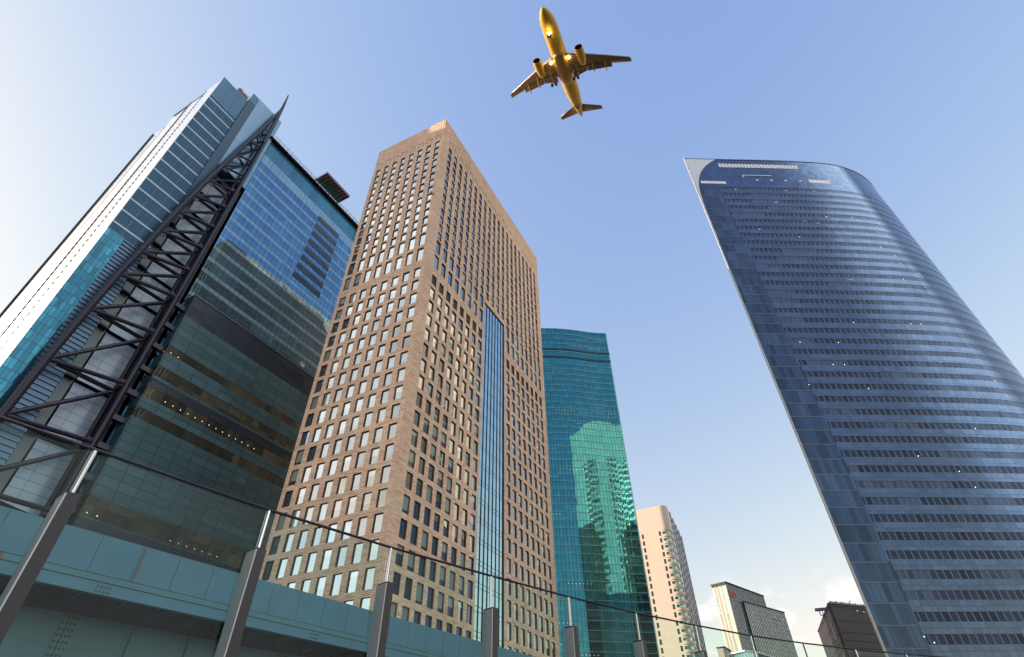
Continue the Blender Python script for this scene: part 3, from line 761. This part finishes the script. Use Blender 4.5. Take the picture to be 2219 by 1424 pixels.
# ------------------------------------------------------------------ cream tower with rounded corner
cream = thing('cream_tower', 'cream stone tower with rounded corner and ribbon windows behind the teal tower', 'office tower', (100, 350, GZ))
CT = 140.
FC = Frame(97.4, 335., -28.)
ang = RAD(-28)
CP = [FC.p(-32,0,0)[:2], FC.p(-18,0,0)[:2], FC.p(-7.,0,0)[:2], FC.p(-4.5,0,0)[:2]]
c0 = Vector(FC.p(-4.5,0,0)[:2]); cc = c0-Vector(FC.n)*4.5
arc = [tuple(cc+Vector((math.cos(RAD(-118+t)), math.sin(RAD(-118+t))))*4.5) for t in range(10, 91, 10)]
CCV = Curve([Vector(p) for p in [CP[0], CP[1], CP[2], CP[3]]+arc], 2.)
CU = CCV.u[-1]; ur = 27.5
m = MB()
zc = [122.6-4.2*k for k in range(30)]
fl = MB(); CCV.strip(fl, 0, ur-.5, GZ, CT); fl.build('stone_wall', M['cream_tile'], cream)
rd = MB(); z = GZ
for c in reversed(zc):
    if c < GZ+2: continue
    rd = MB(); CCV.strip(rd, ur-.5, CU, z, c-.75); z = c+.75; rd.build('corner_spandrel', M['cream'], cream)
rd = MB(); CCV.strip(rd, ur-.5, CU, z, CT); rd.build('corner_crown', M['cream'], cream)
for c in zc:
    if c < GZ+2: continue
    m = MB(); CCV.strip(m, ur-.5, CU, c-.75, c+.75, -.3); wb = m.build('window_band', M['cream_win'], cream)
    m = MB(); CCV.bar(m, ur-.5, CU, c+1.6, c+1.8, .0, .08); m.build('sill', M['alu_dark'], wb)
    for u in (13.5, 24.6):
        m = MB(); CCV.bar(m, u, u+1.3, c-1.5, c+1.2, .01, .03); m.build('slot_window', M['louvre_dark'], cream)
e0 = CCV.P(CU,0,0); FD = Frame(e0[0], e0[1], 68.)
m = MB(); m.quad(FD, 0, 62, GZ, CT); m.build('glazed_side', M['stripe'], cream)
m = MB()
for k in range(5): m.box(FD, 9+12*k, 9.6+12*k, .0, .5, GZ, CT)
m.build('side_pier', M['postpale'], cream)
m = MB(); q = FD.p(62,0,0); r_ = CCV.P(0,0,0)
for a, b in ((q, (q[0]-25, q[1]+14)), ((q[0]-25, q[1]+14), (r_[0]+12, r_[1]+30)), ((r_[0]+12, r_[1]+30), r_)):
    m.face([(a[0],a[1],GZ),(b[0],b[1],GZ),(b[0],b[1],CT),(a[0],a[1],CT)])
m.build('rear_wall', M['cream'], cream)
m = MB(); m.face([(*tuple(p),CT-.1) for p in CCV.q]+[(q[0],q[1],CT-.1),(q[0]-25,q[1]+14,CT-.1),(r_[0]+12,r_[1]+30,CT-.1)]); m.build('roof', M['roofgrey'], cream)

# ------------------------------------------------------------------ pale finned tower with lettering
KF = 1.4
wt = thing('finned_tower', 'pale tower with ivory end wall and finned glass front carrying red and grey roof letters', 'office tower', (150, 380, GZ))
FWs = Frame(126.4*KF, 369.1*KF, -43.8); FW = Frame(133.3*KF, 362.4*KF, 43.1); WT = 100.*KF
KW, KL, KV = 9.7*KF, 49.3*KF, 45.6*KF
m = MB(); m.quad(FWs, 0, KW, GZ, WT); m.build('end_wall', M['white_bld'], wt)
for a, b, mt in ((1.2, 2.3, 'finwall'), (3.3, 4.4, 'pier_gold'), (5.6, 6.8, 'finwall')):
    m = MB(); m.box(FWs, a*KF, b*KF, .0, .15, GZ, WT-2.); m.build('window_strip' if mt == 'finwall' else 'pier', M[mt], wt)
m = MB(); m.box(FWs, -.6, KW+.6, -.5, 1.1, WT, WT+.6); m.box(FW, .5, KL+.4, -.5, 1.1, WT, WT+.6)
for k in range(10): m.box(FWs, .3+1.4*k, .8+1.4*k, .05, .9, WT-1.9, WT-.01)
m.build('cornice', M['fin_dark'], wt)
m = MB(); m.quad(FW, 0, KL, GZ, WT); m.build('glass_front', M['finwall'], wt)
for k in range(30):
    u = .4+(KL-.6)*k/29; m = MB(); m.box(FW, u-.32, u+.32, .0, .28, GZ, WT-.1); m.build('fin', M['fin_dark'], wt)
m = MB(); q = FW.p(KL,0,0); q2 = (q[0]-11, q[1]+11); r_ = FWs.p(0,0,0)
for a, b in ((q, q2), (q2, r_)): m.face([(a[0],a[1],GZ),(b[0],b[1],GZ),(b[0],b[1],WT),(a[0],a[1],WT)])
m.build('rear_wall', M['white_bld'], wt)
m = MB(); m.face([FWs.p(0,0,WT-.1),FWs.p(KW,0,WT-.1),FW.p(KL,0,WT-.1),(*q2,WT-.1)]); m.build('roof', M['roofgrey'], wt)
# lower wing in front
wl_ = thing('finned_wing', 'lower finned glass wing in front of the pale tower with grey rooftop letters', 'office block', (160*KF, 370*KF, GZ))
KF0 = KF; KF = 1.4*1.036; KV = 45.6*KF
FV = Frame(140.8*KF, 359.9*KF, 38.6); VT = 88.*KF
m = MB(); m.quad(FV, 0, KV, GZ, VT); m.build('glass_front', M['finwall'], wl_)
for k in range(26):
    u = .4+(KV-.6)*k/25; m = MB(); m.box(FV, u-.32, u+.32, .0, .28, GZ, VT-.1); m.build('fin', M['fin_dark'], wl_)
m = MB(); m.box(FV, -.4, KV+.6, -.4, 1., VT, VT+.6); m.build('cornice', M['fin_dark'], wl_)
m = MB(); a = FV.p(0,0,0); b = FV.p(KV,0,0); c = FW.p(KL,0,0)
for p, q in ((FV.p(0,-4,0), a), (b, FV.p(KV,-12,0))): m.face([(p[0],p[1],GZ),(q[0],q[1],GZ),(q[0],q[1],VT),(p[0],p[1],VT)])
m.build('side_wall', M['finwall'], wl_)
m = MB(); m.face([FV.p(0,-4,VT-.1),FV.p(0,0,VT-.1),FV.p(KV,0,VT-.1),FV.p(KV,-12,VT-.1)]); m.build('roof', M['roofgrey'], wl_)
def letters(fr, u, o, z, text, size, mat, parent, sx=1.):
    cu = bpy.data.curves.new('lettering', 'FONT'); cu.body = text; cu.size = size; cu.extrude = .08; cu.space_character = 1.05
    tmp = bpy.data.objects.new('tmp', cu); COL.objects.link(tmp)
    dg = bpy.context.evaluated_depsgraph_get(); dg.update()
    me = bpy.data.meshes.new_from_object(tmp.evaluated_get(dg))
    bpy.data.objects.remove(tmp)
    off = Vector(parent['_o'])
    for v in me.vertices: v.co = Vector(fr.p(u+v.co.x*sx, o+v.co.z, z+v.co.y))-off
    me.materials.append(mat); ob = bpy.data.objects.new('lettering', me); COL.objects.link(ob); ob.parent = parent
M['red'] = plain('red sign letters', (.55, .03, .05), .5)
M['greyletter'] = plain('grey sign letters', (.62, .58, .66), .5)
letters(FW, 2.0*KF0, .8, 92.2*KF0, 'FRSI', 4.6*KF0, M['red'], wt, .8)
letters(FV, 28.0*KF, .8, 82.4*KF, 'Conrad Tokyo', 2.5*KF, M['greyletter'], wl_, .85)
sc_ = thing('ivory_annex', 'small ivory block with vertical joints low beside the pale finned tower', 'building', (95, 284, GZ))
FQ = Frame(93.2, 284.8, -31.4)
m = MB(); m.quad(FQ, 0, 3.6, GZ, 50.); fr = Frame(*FQ.p(3.6,0,0)[:2], 60.); m.quad(fr, 0, 12, GZ, 50.)
q = fr.p(12,0,0); q2 = FQ.p(0,-12,0); r_ = FQ.p(0,0,0)
for a, b in ((q, q2), (q2, r_)): m.face([(a[0],a[1],GZ),(b[0],b[1],GZ),(b[0],b[1],50),(a[0],a[1],50)])
m.build('wall', M['white_bld'], sc_)
m = MB(); m.box(FQ, -.2, 3.9, -12, .3, 50., 50.4); m.build('cornice', M['fin_dark'], sc_)
for k in range(4):
    m = MB(); m.box(FQ, .35+.85*k, .55+.85*k, .0, .04, GZ, 49.5); m.build('joint', M['pier_gold'], sc_)
pv = thing('glass_pavilion', 'low pale teal glass block with a white flat roof below the pale finned tower', 'building', (90, 240, GZ))
PQ = [(82.8,238.8),(86.6,232.8),(92.1,235.8),(102.2,246.5),(98.,253.),(86.,247.)]
m = MB()
for (a, b) in zip(PQ, PQ[1:]+PQ[:1]):
    L = math.hypot(b[0]-a[0], b[1]-a[1]); m.face([(*a,GZ),(*b,GZ),(*b,39.6),(*a,39.6)], [(0,GZ),(L,GZ),(L,39.6),(0,39.6)])
m.build('glass_wall', M['pav_glass'], pv)
m = MB(); top = [(x+.6*(x-92)/8, y+.6*(y-242)/8) for x, y in PQ]
m.face([(*p,40.1) for p in top]); m.face([(*p,39.62) for p in reversed(top)])
for a, b in zip(top, top[1:]+top[:1]): m.face([(*a,39.62),(*b,39.62),(*b,40.1),(*a,40.1)])
m.build('roof', M['fin_white'], pv)

# ------------------------------------------------------------------ charcoal building
db = thing('charcoal_building', 'charcoal metal clad block with a slim crane arm on its roof beside the blue tower', 'building', (150, 285, GZ))
FK = Frame(138.4, 258.4, 19.); DT = 62.
FKs = Frame(157.7, 314.8, -108.9)
m = MB(); m.quad(FK, 0, 45, GZ, DT); m.build('front_wall', M['dark_bld'], db)
m = MB(); m.quad(FKs, 0, 59.6, GZ, DT); m.build('side_wall', M['dark_bld'], db)
for z_ in (60.9, 55.4, 51., 47.9, 45.2, 42.4, 39.5, 36., 32.):
    m = MB(); m.box(FK, 0, 45, .0, .08, z_-.12, z_+.12); m.box(FKs, 18, 59.6, .0, .08, z_-.12, z_+.12); m.build('joint', M['dark_joint'], db)
m = MB(); m.tube([FK.p(-.2,.2,GZ), FK.p(-.2,.2,DT)], .8, 10); m.build('corner_pipe', M['dark_bld'], db)
m = MB(); m.box(FK, .5, 45, -.6, .4, DT+.02, DT+.5); m.box(FKs, 0, 59., -.6, .3, DT+.02, DT+.5)
for k in range(28): m.box(FK, .8+1.55*k, 1.9+1.5*k, -.4, .3, DT+.51, DT+.8+.5*random.random())
m.build('roof_machinery', M['purple_steel'], db)
m = MB(); m.tube([FK.p(12,.3,DT+.5), FK.p(12,.3,DT+2.)], .1, 6); m.tube([FK.p(12,.3,DT+1.4), FK.p(13.,.3,DT+1.7)], .08, 6); m.build('vent_pipe', M['purple_steel'], db)
for (u, z0, z1) in ((47., 57., 50.), (51.5, 44., 38.)):
    m = MB(); m.tube([FKs.p(u,.2,z0), FKs.p(u+.3,.2,z1)], .14, 6); m.build('light_strip', M['louver_white'], db)
for (u, z_) in ((14., 60.2), (17.5, 59.9)):
    m = MB(); m.box(FK, u, u+.8, .09, .5, z_-.5, z_); m.build('wall_lamp', M['louver_white'], db)
m = MB(); m.quad(FK, 6, 14., 40.2, 41.7, .1); m.box(FK, 6, 14., .0, .1, 40.2, 41.7); m.build('teal_panel', M['pav_glass'], db)  # flat teal patch standing in for a reflection in the railing glass
m = MB(); e1 = FK.p(45,0,0); e2 = FKs.p(0,0,0)
m.face([(e1[0],e1[1],GZ),(e1[0]+15,e1[1]+45,GZ),(e1[0]+15,e1[1]+45,DT),(e1[0],e1[1],DT)]); m.face([(e1[0]+15,e1[1]+45,GZ),(e2[0],e2[1],GZ),(e2[0],e2[1],DT),(e1[0]+15,e1[1]+45,DT)])
m.build('rear_wall', M['dark_bld'], db)
m = MB(); m.face([FK.p(0,0,DT),FK.p(45,0,DT),(e1[0]+15,e1[1]+45,DT),(e2[0],e2[1],DT)]); m.build('roof', M['roofgrey'], db)
ar = MB(); pa = Vector((139.5,262.5,61.9)); pb_ = Vector((134.7,264.2,60.6))
ar.box(Frame(134.2,264.,-19.), 0, 5.5, -.8, .8, 60.3, 61.3); ar.tube([(135.6,263.4,60.2),(135.6,263.4,58.6),(137.,263.,58.2)], .22, 6); ar.tube([(136.8,263.2,60.2),(136.8,263.2,58.4)], .15, 6)
ar.build('crane_arm', M['purple_steel'], db)

# ------------------------------------------------------------------ viaduct
FVi = Frame(-16.2, 16.2, 55.9)
vi = thing('steel_viaduct', 'teal painted steel viaduct girder with bolted splices and small brackets behind the glass railing', 'viaduct', FVi.p(10, 0, GZ))
V0, V1 = -14., 60.
js = [.3+1.42*k for k in range(-9, 40)]
js = [V0]+[u for u in js if V0+.3 < u < V1-.3]+[V1]
for a, b in zip(js, js[1:]):
    m = MB(); m.box(FVi, a+.008, b-.008, -.12, 0., 5.79, 7.); m.build('parapet_panel', M['via'], vi)
m = MB(); m.box(FVi, V0, V1, -.119, -.03, 5.79, 6.97); m.build('parapet_backing', M['via_dk'], vi)
m = MB(); m.box(FVi, V0, V1, -1.4, .05, 5.57, 5.76); m.build('ledge', M['via2'], vi)
m = MB(); m.box(FVi, V0, V1, -.25, .02, 5.2, 5.555); m.build('edge_girder', M['via'], vi)
m = MB(); m.box(FVi, V0, V1, -2.5, -.26, 5.5, 5.555); m.build('deck_slab', M['via_dk'], vi)
m = MB(); m.box(FVi, V0, V1, -3.2, -2.5, 1., 5.49); m.build('web_girder', M['via2'], vi)
m = MB(); m.box(FVi, V0, V1, -2.499, -2.36, 5.02, 5.49); m.build('haunch', M['via_dk'], vi)  # black strip standing in for the shadow under the slab
m = MB(); m.box(FVi, V0, V1, -6., -2.2, .8, .99); m.build('bottom_flange', M['via2'], vi)
u = .65
for k in range(-9, 40):
    u = 3.57+1.5*k
    if not V0+1 < u < V1-1: continue
    m = MB(); t = .035
    pts = [(-2.49, 5.48), (-.3, 5.48), (-.3, 5.38), (-2.3, 5.16), (-2.49, 5.16)]
    for s_ in (u-t, u+t): m.face([FVi.p(s_, o, z) for o, z in pts])
    for (o0, z0), (o1, z1) in zip(pts, pts[1:]+pts[:1]): m.face([FVi.p(u-t,o0,z0),FVi.p(u+t,o0,z0),FVi.p(u+t,o1,z1),FVi.p(u-t,o1,z1)])
    br = m.build('bracket', M['via2'], vi)
    m = MB(); m.tube([FVi.p(u-.06,-2.3,5.13), FVi.p(u-.06,-2.3,5.27)], .05, 8); m.build('bolt', M['bolt'], br)
for k in range(-1, 6):
    u = 4.2+9.0*k
    m = MB(); m.box(FVi, u-.28, u+.28, -2.499, -2.47, 1.2, 5.45); pl = m.build('splice_plate', M['via2'], vi)
    m = MB()
    for i in range(21):
        for j in range(4):
            uu = u-.2+.13*j; zz = 5.3-.195*i
            m.tube([FVi.p(uu,-2.472,zz), FVi.p(uu,-2.42,zz)], .032, 6)
    m.build('bolt_row', M['bolt'], pl)
    m = MB()
    for i in range(2):
        for j in range(4):
            uu = u-.55+.13*j; zz = 5.44-.15*i
            m.tube([FVi.p(uu,.018,zz), FVi.p(uu,.055,zz)], .028, 6)
    m.build('bolt_row', M['bolt'], vi)
for k in range(-6, 24):
    u = 1.9+2.25*k
    if V0+1 < u < V1-1:
        m = MB(); m.box(FVi, u-.012, u+.012, -2.499, -2.42, 1., 5.48); m.build('stiffener', M['via2'], vi)
m = MB(); m.box(FVi, 4.62, 4.68, .002, .006, 5.8, 6.98); m.box(FVi, .55, .75, .052, .056, 5.57, 5.76); m.build('rust_streak', M['rust'], vi)
m = MB()
for k in range(-1, 4):
    u = 2+18.*k; m.tube([FVi.p(u,-4.2,GZ), FVi.p(u,-4.2,.8)], .9, 16)
    m.build('pier', M['via2'], vi); m = MB()

# ------------------------------------------------------------------ glass railing on the deck edge
RT = 1.40
RP = [(-2.90,1.69),(-2.224,2.544),(-1.588,3.36),(-.93,4.08),(-.205,4.803),(.50,5.47),(1.24,6.10),(2.00,6.68),(2.80,7.24),(3.63,7.72),(4.48,8.14),(5.36,8.52),(6.26,8.86)]
ra = thing('glass_railing', 'curved glass windscreen railing of stainless posts and tinted panes along the deck edge', 'railing', (0, 5, -.5))
for i, p in enumerate(RP):
    a = Vector(RP[max(i-1,0)]); b = Vector(RP[min(i+1,len(RP)-1)]); ang = math.degrees(math.atan2((b-a).y, (b-a).x))
    fr = Frame(p[0], p[1], ang)
    m = MB(); m.tube([fr.p(0,0,1.06), fr.p(0,0,RT-.008)], .0135, 12); po = m.build('post', M['steel'], ra)
    m = MB(); z1 = 1.145
    m.box(fr, -.028, .034, -.055, .055, -.5, z1); bl = m.build('blade', M['postdark'], po)
    m = MB(); m.box(fr, -.036, -.0285, -.055, .060, -.5, z1-.012); m.build('cover_plate', M['postpale'], po)  # pale left face puts light from the left into the colour
for i, (p, q) in enumerate(zip(RP, RP[1:])):
    a = Vector(p); b = Vector(q); L = (b-a).length; ang = math.degrees(math.atan2((b-a).y, (b-a).x)); fr = Frame(p[0], p[1], ang)
    m = MB(); m.quad(fr, .02, L-.02, -.45, RT-.012, -.012); m.build('glass_pane', M['railglass'], ra)
    m = MB(); m.tube([fr.p(0,0,RT), fr.p(L,0,RT)], .0095, 8); m.build('cap_rail', M['caprail'], ra)

# ------------------------------------------------------------------ aircraft
air = thing('passenger_jet', 'golden yellow twin engine jet overhead with wheels down and landing lamps lit', 'airplane', (10.73, 59.30, 185.12))
BR = Matrix(((-.9263,-.3713,.0639),(.3471,-.9070,-.2386),(.1466,-.1988,.9690)))
LJ = 46.
air.matrix_world = Matrix.Translation((10.73,59.30,185.12)) @ BR.to_4x4()
air['_o'] = (0., 0., 0.)
def A(x, y, z): return Vector((x*LJ, y*LJ, z*LJ))
# fuselage: rings along -y
prof = [(0,.002,-.012),(-.006,.012,-.011),(-.02,.024,-.009),(-.045,.037,-.005),(-.08,.048,-.002),(-.12,.054,0),(-.18,.057,0),(-.62,.057,0),(-.70,.055,.002),(-.78,.048,.007),(-.86,.036,.014),(-.93,.023,.021),(-.98,.011,.027),(-1.0,.004,.029)]
NF = 28
m = MB(); m.loft([[A(r*math.cos(2*math.pi*k/NF), y, zc_+r*math.sin(2*math.pi*k/NF)) for k in range(NF)] for y, r, zc_ in prof])
m.build('fuselage', M['gold'], air, weld=True)
# belly fairing
bel = [(-.33,.02,-.045),(-.36,.048,-.030),(-.42,.060,-.022),(-.52,.060,-.022),(-.58,.048,-.026),(-.62,.02,-.038)]
m = MB(); m.loft([[A(r*1.03*math.cos(2*math.pi*k/NF), y, zc_+r*.80*math.sin(2*math.pi*k/NF)) for k in range(NF)] for y, r, zc_ in bel])
m.build('belly_fairing', M['fairing'], air, weld=True)
def surf(secs, thick, mat, name):
    """secs: (x, y_le, y_te, z)"""
    m = MB(); rings = []
    for x, yl, yt, z_ in secs:
        c = yl-yt; ring = []
        for f_, h in ((0,0),(.08,.55),(.3,1.),(.65,.7),(1.,.06)): ring.append(A(x, yl-c*f_, z_+thick*c*.5*h))
        for f_, h in ((1.,-.06),(.65,-.5),(.3,-.7),(.08,-.45)): ring.append(A(x, yl-c*f_, z_+thick*c*.5*h))
        rings.append(ring)
    m.loft(rings); return m.build(name, mat, air, weld=True)
for s_ in (1, -1):
    w = surf([(s_*.03,-.345,-.535,-.040),(s_*.06,-.36,-.532,-.038),(s_*.17,-.415,-.528,-.022),(s_*.33,-.505,-.575,.0),(s_*.475,-.590,-.630,.022),(s_*.483,-.603,-.633,.024)], .12, M['wing'], 'wing')
    for (xa, ya, za), (xb, yb, zb), ch in (((s_*.062,-.524,-.044),(s_*.168,-.520,-.027),.036), ((s_*.170,-.520,-.026),(s_*.345,-.572,-.003),.031)):
        m = MB()
        dz = -.012
        m.loft([[A(x,y-.003,z_+.004),A(x,y-.003,z_-.004),A(x,y-c_*.96,z_-.004+dz),A(x,y-c_*.97,z_-.001+dz)] for x, y, z_, c_ in ((xa,ya,za,ch),(xb,yb,zb,ch*.75))], smooth=False)
        m.build('flap', M['wing'], air, weld=True)
        m = MB(); m.tube([A(xa,ya+.004,za-.005), A(xb,yb+.004,zb-.005)], .07, 5); m.build('flap_gap', M['wing_line'], air)
    for x, y, z_ in ((.215,-.52,-.030),(.30,-.55,-.018),(.10,-.50,-.046)):
        m = MB(); m.tube([A(s_*x,y+.035,z_), A(s_*x,y,z_-.008), A(s_*x,y-.045,z_-.010), A(s_*x,y-.062,z_-.006)], [.05,.20,.20,.05], 8); m.build('flap_track', M['gold'], air)
    m = MB(); m.tube([A(s_*.062,-.357,-.034), A(s_*.17,-.412,-.020), A(s_*.475,-.588,.023)], .05, 5); m.build('slat_edge', M['wing_line'], air)
    # engine
    ex, ez = s_*.158, -.062
    m = MB(); er = [(-.328,.0285),(-.335,.0305),(-.36,.032),(-.40,.0315),(-.44,.026),(-.47,.019)]
    m.loft([[A(ex+r*math.cos(2*math.pi*k/20), y, ez+r*math.sin(2*math.pi*k/20)) for k in range(20)] for y, r in er], 0, True, False, True)
    en = m.build('engine', M['gold'], air, weld=True)
    m = MB(); m.loft([[A(ex+r*math.cos(2*math.pi*k/20), y, ez+r*math.sin(2*math.pi*k/20)) for k in range(20)] for y, r in ((-.3285,.0283),(-.345,.025),(-.372,.024))], 0, True, False, True)
    m.build('fan_inlet', M['intake'], en)
    m = MB(); m.tube([A(ex+.0292*math.cos(2*math.pi*k/20), -.328, ez+.0292*math.sin(2*math.pi*k/20)) for k in range(21)], .06, 6, cap=False); m.build('inlet_lip', M['lip'], en)
    m = MB(); m.loft([[A(ex-.006,y,ez+.02),A(ex+.006,y,ez+.02),A(ex+.004,y-.015,z_),A(ex-.004,y-.015,z_)] for y, z_ in ((-.37,-.025),(-.44,-.02))], smooth=False); m.build('pylon', M['wing'], en)
    surf([(s_*.01,-.865,-.955,.026),(s_*.17,-.955,-.995,.044),(s_*.176,-.965,-.997,.045)], .10, M['wing'], 'stabilizer')
    # main gear
    g = MB(); g.tube([A(s_*.085,-.515,-.045), A(s_*.085,-.522,-.115)], .22, 8); gr = g.build('landing_gear', M['intake'], air)
    for dx in (-.016, .016):
        g = MB(); g.tube([A(s_*.085+dx-.007,-.524,-.118), A(s_*.085+dx+.007,-.524,-.118)], .60, 14); g.build('wheel', M['tyre'], gr)
    g = MB(); n_ = 10
    g.loft([[A(s_*.068+r*math.cos(2*math.pi*k/n_), y, -.050+r*math.sin(2*math.pi*k/n_)) for k in range(n_)] for y, r in ((-.395,.009),(-.388,.010),(-.384,.006))]); g.build('landing_lamp', M['landing'], air)
m = MB(); m.loft([[A(-.0035,y,z_),A(.0035,y,z_),A(.003,y2,z_),A(-.003,y2,z_)] for y, y2, z_ in ((-.83,-.965,.045),(-.88,-.985,.11),(-.935,-1.0,.175))], smooth=False); m.build('tail_fin', M['teal_stripe'], air, weld=True)
m = MB(); m.loft([[A(1.06*r*math.cos(2*math.pi*k/NF), y+.018*abs(math.cos(2*math.pi*k/NF)), zc_+1.06*r*math.sin(2*math.pi*k/NF)) for k in range(NF)] for y, r, zc_ in ((-.850,.0384,.0132),(-.874,.0345,.0155))], 0, True, False, False); m.build('tail_stripe', M['teal_stripe'], air)
g = MB(); g.tube([A(0,-.155,-.05), A(0,-.158,-.098)], .16, 8); gr = g.build('landing_gear', M['intake'], air)
for dx in (-.008, .008):
    g = MB(); g.tube([A(dx-.005,-.158,-.1), A(dx+.005,-.158,-.1)], .42, 12); g.build('wheel', M['tyre'], gr)
for dx, dz in ((-.008,-.072), (.008,-.072), (0,-.086)):
    g = MB(); n_ = 10
    g.loft([[A(dx+r*math.cos(2*math.pi*k/n_), y, dz+r*math.sin(2*math.pi*k/n_)) for k in range(n_)] for y, r in ((-.152,.006),(-.147,.0065),(-.145,.004))]); g.build('landing_lamp', M['landing'], air)

# ------------------------------------------------------------------ sky, sun, camera
SUN_EL, SUN_AZ = 21.5, 180.
w = bpy.data.worlds.new('World'); S.world = w; w.use_nodes = True
nt = w.node_tree; nt.nodes.clear()
out = nt.nodes.new('ShaderNodeOutputWorld'); bg = nt.nodes.new('ShaderNodeBackground'); sky = nt.nodes.new('ShaderNodeTexSky')
sky.sky_type = 'NISHITA'; sky.sun_disc = False; sky.sun_elevation = RAD(SUN_EL); sky.sun_rotation = RAD(90-SUN_AZ)
sky.air_density = 2.0; sky.dust_density = 1.; sky.ozone_density = 4.0; sky.altitude = 0.
bg.inputs[1].default_value = .15
def wn(t, **kw):
    n_ = nt.nodes.new(t)
    for k_, v_ in kw.items(): setattr(n_, k_, v_)
    return n_
def wl(a_, b_): nt.links.new(a_, b_)
def wmath(op, a_, b_=None, clamp=False):
    n_ = wn('ShaderNodeMath', operation=op); n_.use_clamp = clamp
    for q_, v_ in ((0, a_), (1, b_)):
        if v_ is None: continue
        if isinstance(v_, (int, float)): n_.inputs[q_].default_value = v_
        else: wl(v_, n_.inputs[q_])
    return n_.outputs[0]
def wramp(v_, lo, hi):
    n_ = wn('ShaderNodeMapRange', interpolation_type='SMOOTHSTEP'); wl(v_, n_.inputs[0])
    n_.inputs[1].default_value = lo; n_.inputs[2].default_value = hi; return n_.outputs[0]
spl = wn('ShaderNodeSeparateXYZ'); tint = wn('ShaderNodeCombineXYZ'); wl(sky.outputs[0], spl.inputs[0])
for q_, (pw_, gn_) in enumerate(((.93, .82), (.77, .75), (.28, 1.36))):
    wl(wmath('MULTIPLY', wmath('POWER', spl.outputs[q_], pw_), gn_), tint.inputs[q_])
tc = wn('ShaderNodeTexCoord'); sep = wn('ShaderNodeSeparateXYZ'); wl(tc.outputs['Generated'], sep.inputs[0])
X, Y, Z = sep.outputs
flat = wn('ShaderNodeCombineXYZ'); den = wmath('ADD', wmath('ABSOLUTE', Z), .28)
wl(wmath('DIVIDE', X, den), flat.inputs[0]); wl(wmath('DIVIDE', Y, den), flat.inputs[1]); wl(Z, flat.inputs[2])
nz = wn('ShaderNodeTexNoise'); nz.inputs['Scale'].default_value = 1.3; nz.inputs['Detail'].default_value = 7.; nz.inputs['Roughness'].default_value = .55
wl(flat.outputs[0], nz.inputs['Vector'])
# unseen bright cloud banks added beside and behind the camera to light the walls
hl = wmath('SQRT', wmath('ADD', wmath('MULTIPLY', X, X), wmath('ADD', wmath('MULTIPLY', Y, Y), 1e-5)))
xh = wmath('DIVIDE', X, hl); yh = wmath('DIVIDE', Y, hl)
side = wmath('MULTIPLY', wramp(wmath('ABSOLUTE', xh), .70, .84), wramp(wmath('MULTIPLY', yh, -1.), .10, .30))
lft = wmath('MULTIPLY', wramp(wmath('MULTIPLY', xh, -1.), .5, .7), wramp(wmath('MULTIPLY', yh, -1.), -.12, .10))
fill_cloud = wmath('MULTIPLY', wramp(nz.outputs[0], .38, .58), wmath('MAXIMUM', wmath('MAXIMUM', side, lft), wmath('MULTIPLY', wramp(Z, .80, .90), wramp(wmath('MULTIPLY', Y, -1.), .02, .16))))
fill_cloud = wmath('MULTIPLY', fill_cloud, wramp(Z, -.02, .10))
# a few small low puffs over the far towers
nz2 = wn('ShaderNodeTexNoise'); nz2.inputs['Scale'].default_value = 17.; nz2.inputs['Detail'].default_value = 6.
sc2 = wn('ShaderNodeVectorMath', operation='MULTIPLY'); sc2.inputs[1].default_value = (1., 1., 1.9); wl(tc.outputs['Generated'], sc2.inputs[0]); wl(sc2.outputs[0], nz2.inputs['Vector'])
puff = wmath('MULTIPLY', wramp(nz2.outputs[0], .52, .66), wmath('MULTIPLY', wramp(Z, .10, .16), wmath('SUBTRACT', 1., wramp(Z, .20, .27))))
puff = wmath('MULTIPLY', puff, wmath('MULTIPLY', wramp(Y, .5, .8), 1.))
m1 = wn('ShaderNodeMix', data_type='RGBA'); wl(fill_cloud, m1.inputs[0]); wl(tint.outputs[0], m1.inputs[6]); m1.inputs[7].default_value = (6.1, 6.1, 6.1, 1)
m2 = wn('ShaderNodeMix', data_type='RGBA'); wl(puff, m2.inputs[0]); wl(m1.outputs[2], m2.inputs[6]); m2.inputs[7].default_value = (2.45, 2.4, 2.42, 1)
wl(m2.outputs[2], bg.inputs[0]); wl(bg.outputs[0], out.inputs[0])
sd = bpy.data.lights.new('sun', 'SUN'); sd.energy = 2.6; sd.angle = RAD(.5); sd.color = (1., .90, .74)
so = bpy.data.objects.new('sun', sd); COL.objects.link(so)
sv = Vector((math.cos(RAD(SUN_AZ))*math.cos(RAD(SUN_EL)), math.sin(RAD(SUN_AZ))*math.cos(RAD(SUN_EL)), math.sin(RAD(SUN_EL))))
so.rotation_euler = sv.to_track_quat('Z', 'Y').to_euler(); so.location = sv*500

cd = bpy.data.cameras.new('camera'); co = bpy.data.objects.new('camera', cd); COL.objects.link(co)
cd.sensor_fit = 'HORIZONTAL'; cd.sensor_width = 36.; cd.lens = 1155./2219*36; cd.clip_start = .05; cd.clip_end = 8000
zc3 = Vector((1093.-1109.5, 712.+611., -1155.)).normalized()      # world up in camera space
fw = Vector((0, 0, -1.)); fh = (fw-zc3*fw.dot(zc3)).normalized(); rt = fh.cross(zc3)
Rm = Matrix((rt, fh, zc3))                                          # world = Rm @ cam
co.matrix_world = Rm.to_4x4()
S.camera = co
S.view_settings.view_transform = 'Standard'; S.view_settings.look = 'None'; S.view_settings.gamma = 1.; S.view_settings.exposure = 1.6
S.cycles.max_bounces = 6; S.cycles.glossy_bounces = 4; S.cycles.transparent_max_bounces = 12; S.cycles.caustics_reflective = False
for o in S.objects:
    if '_o' in o: del o['_o']
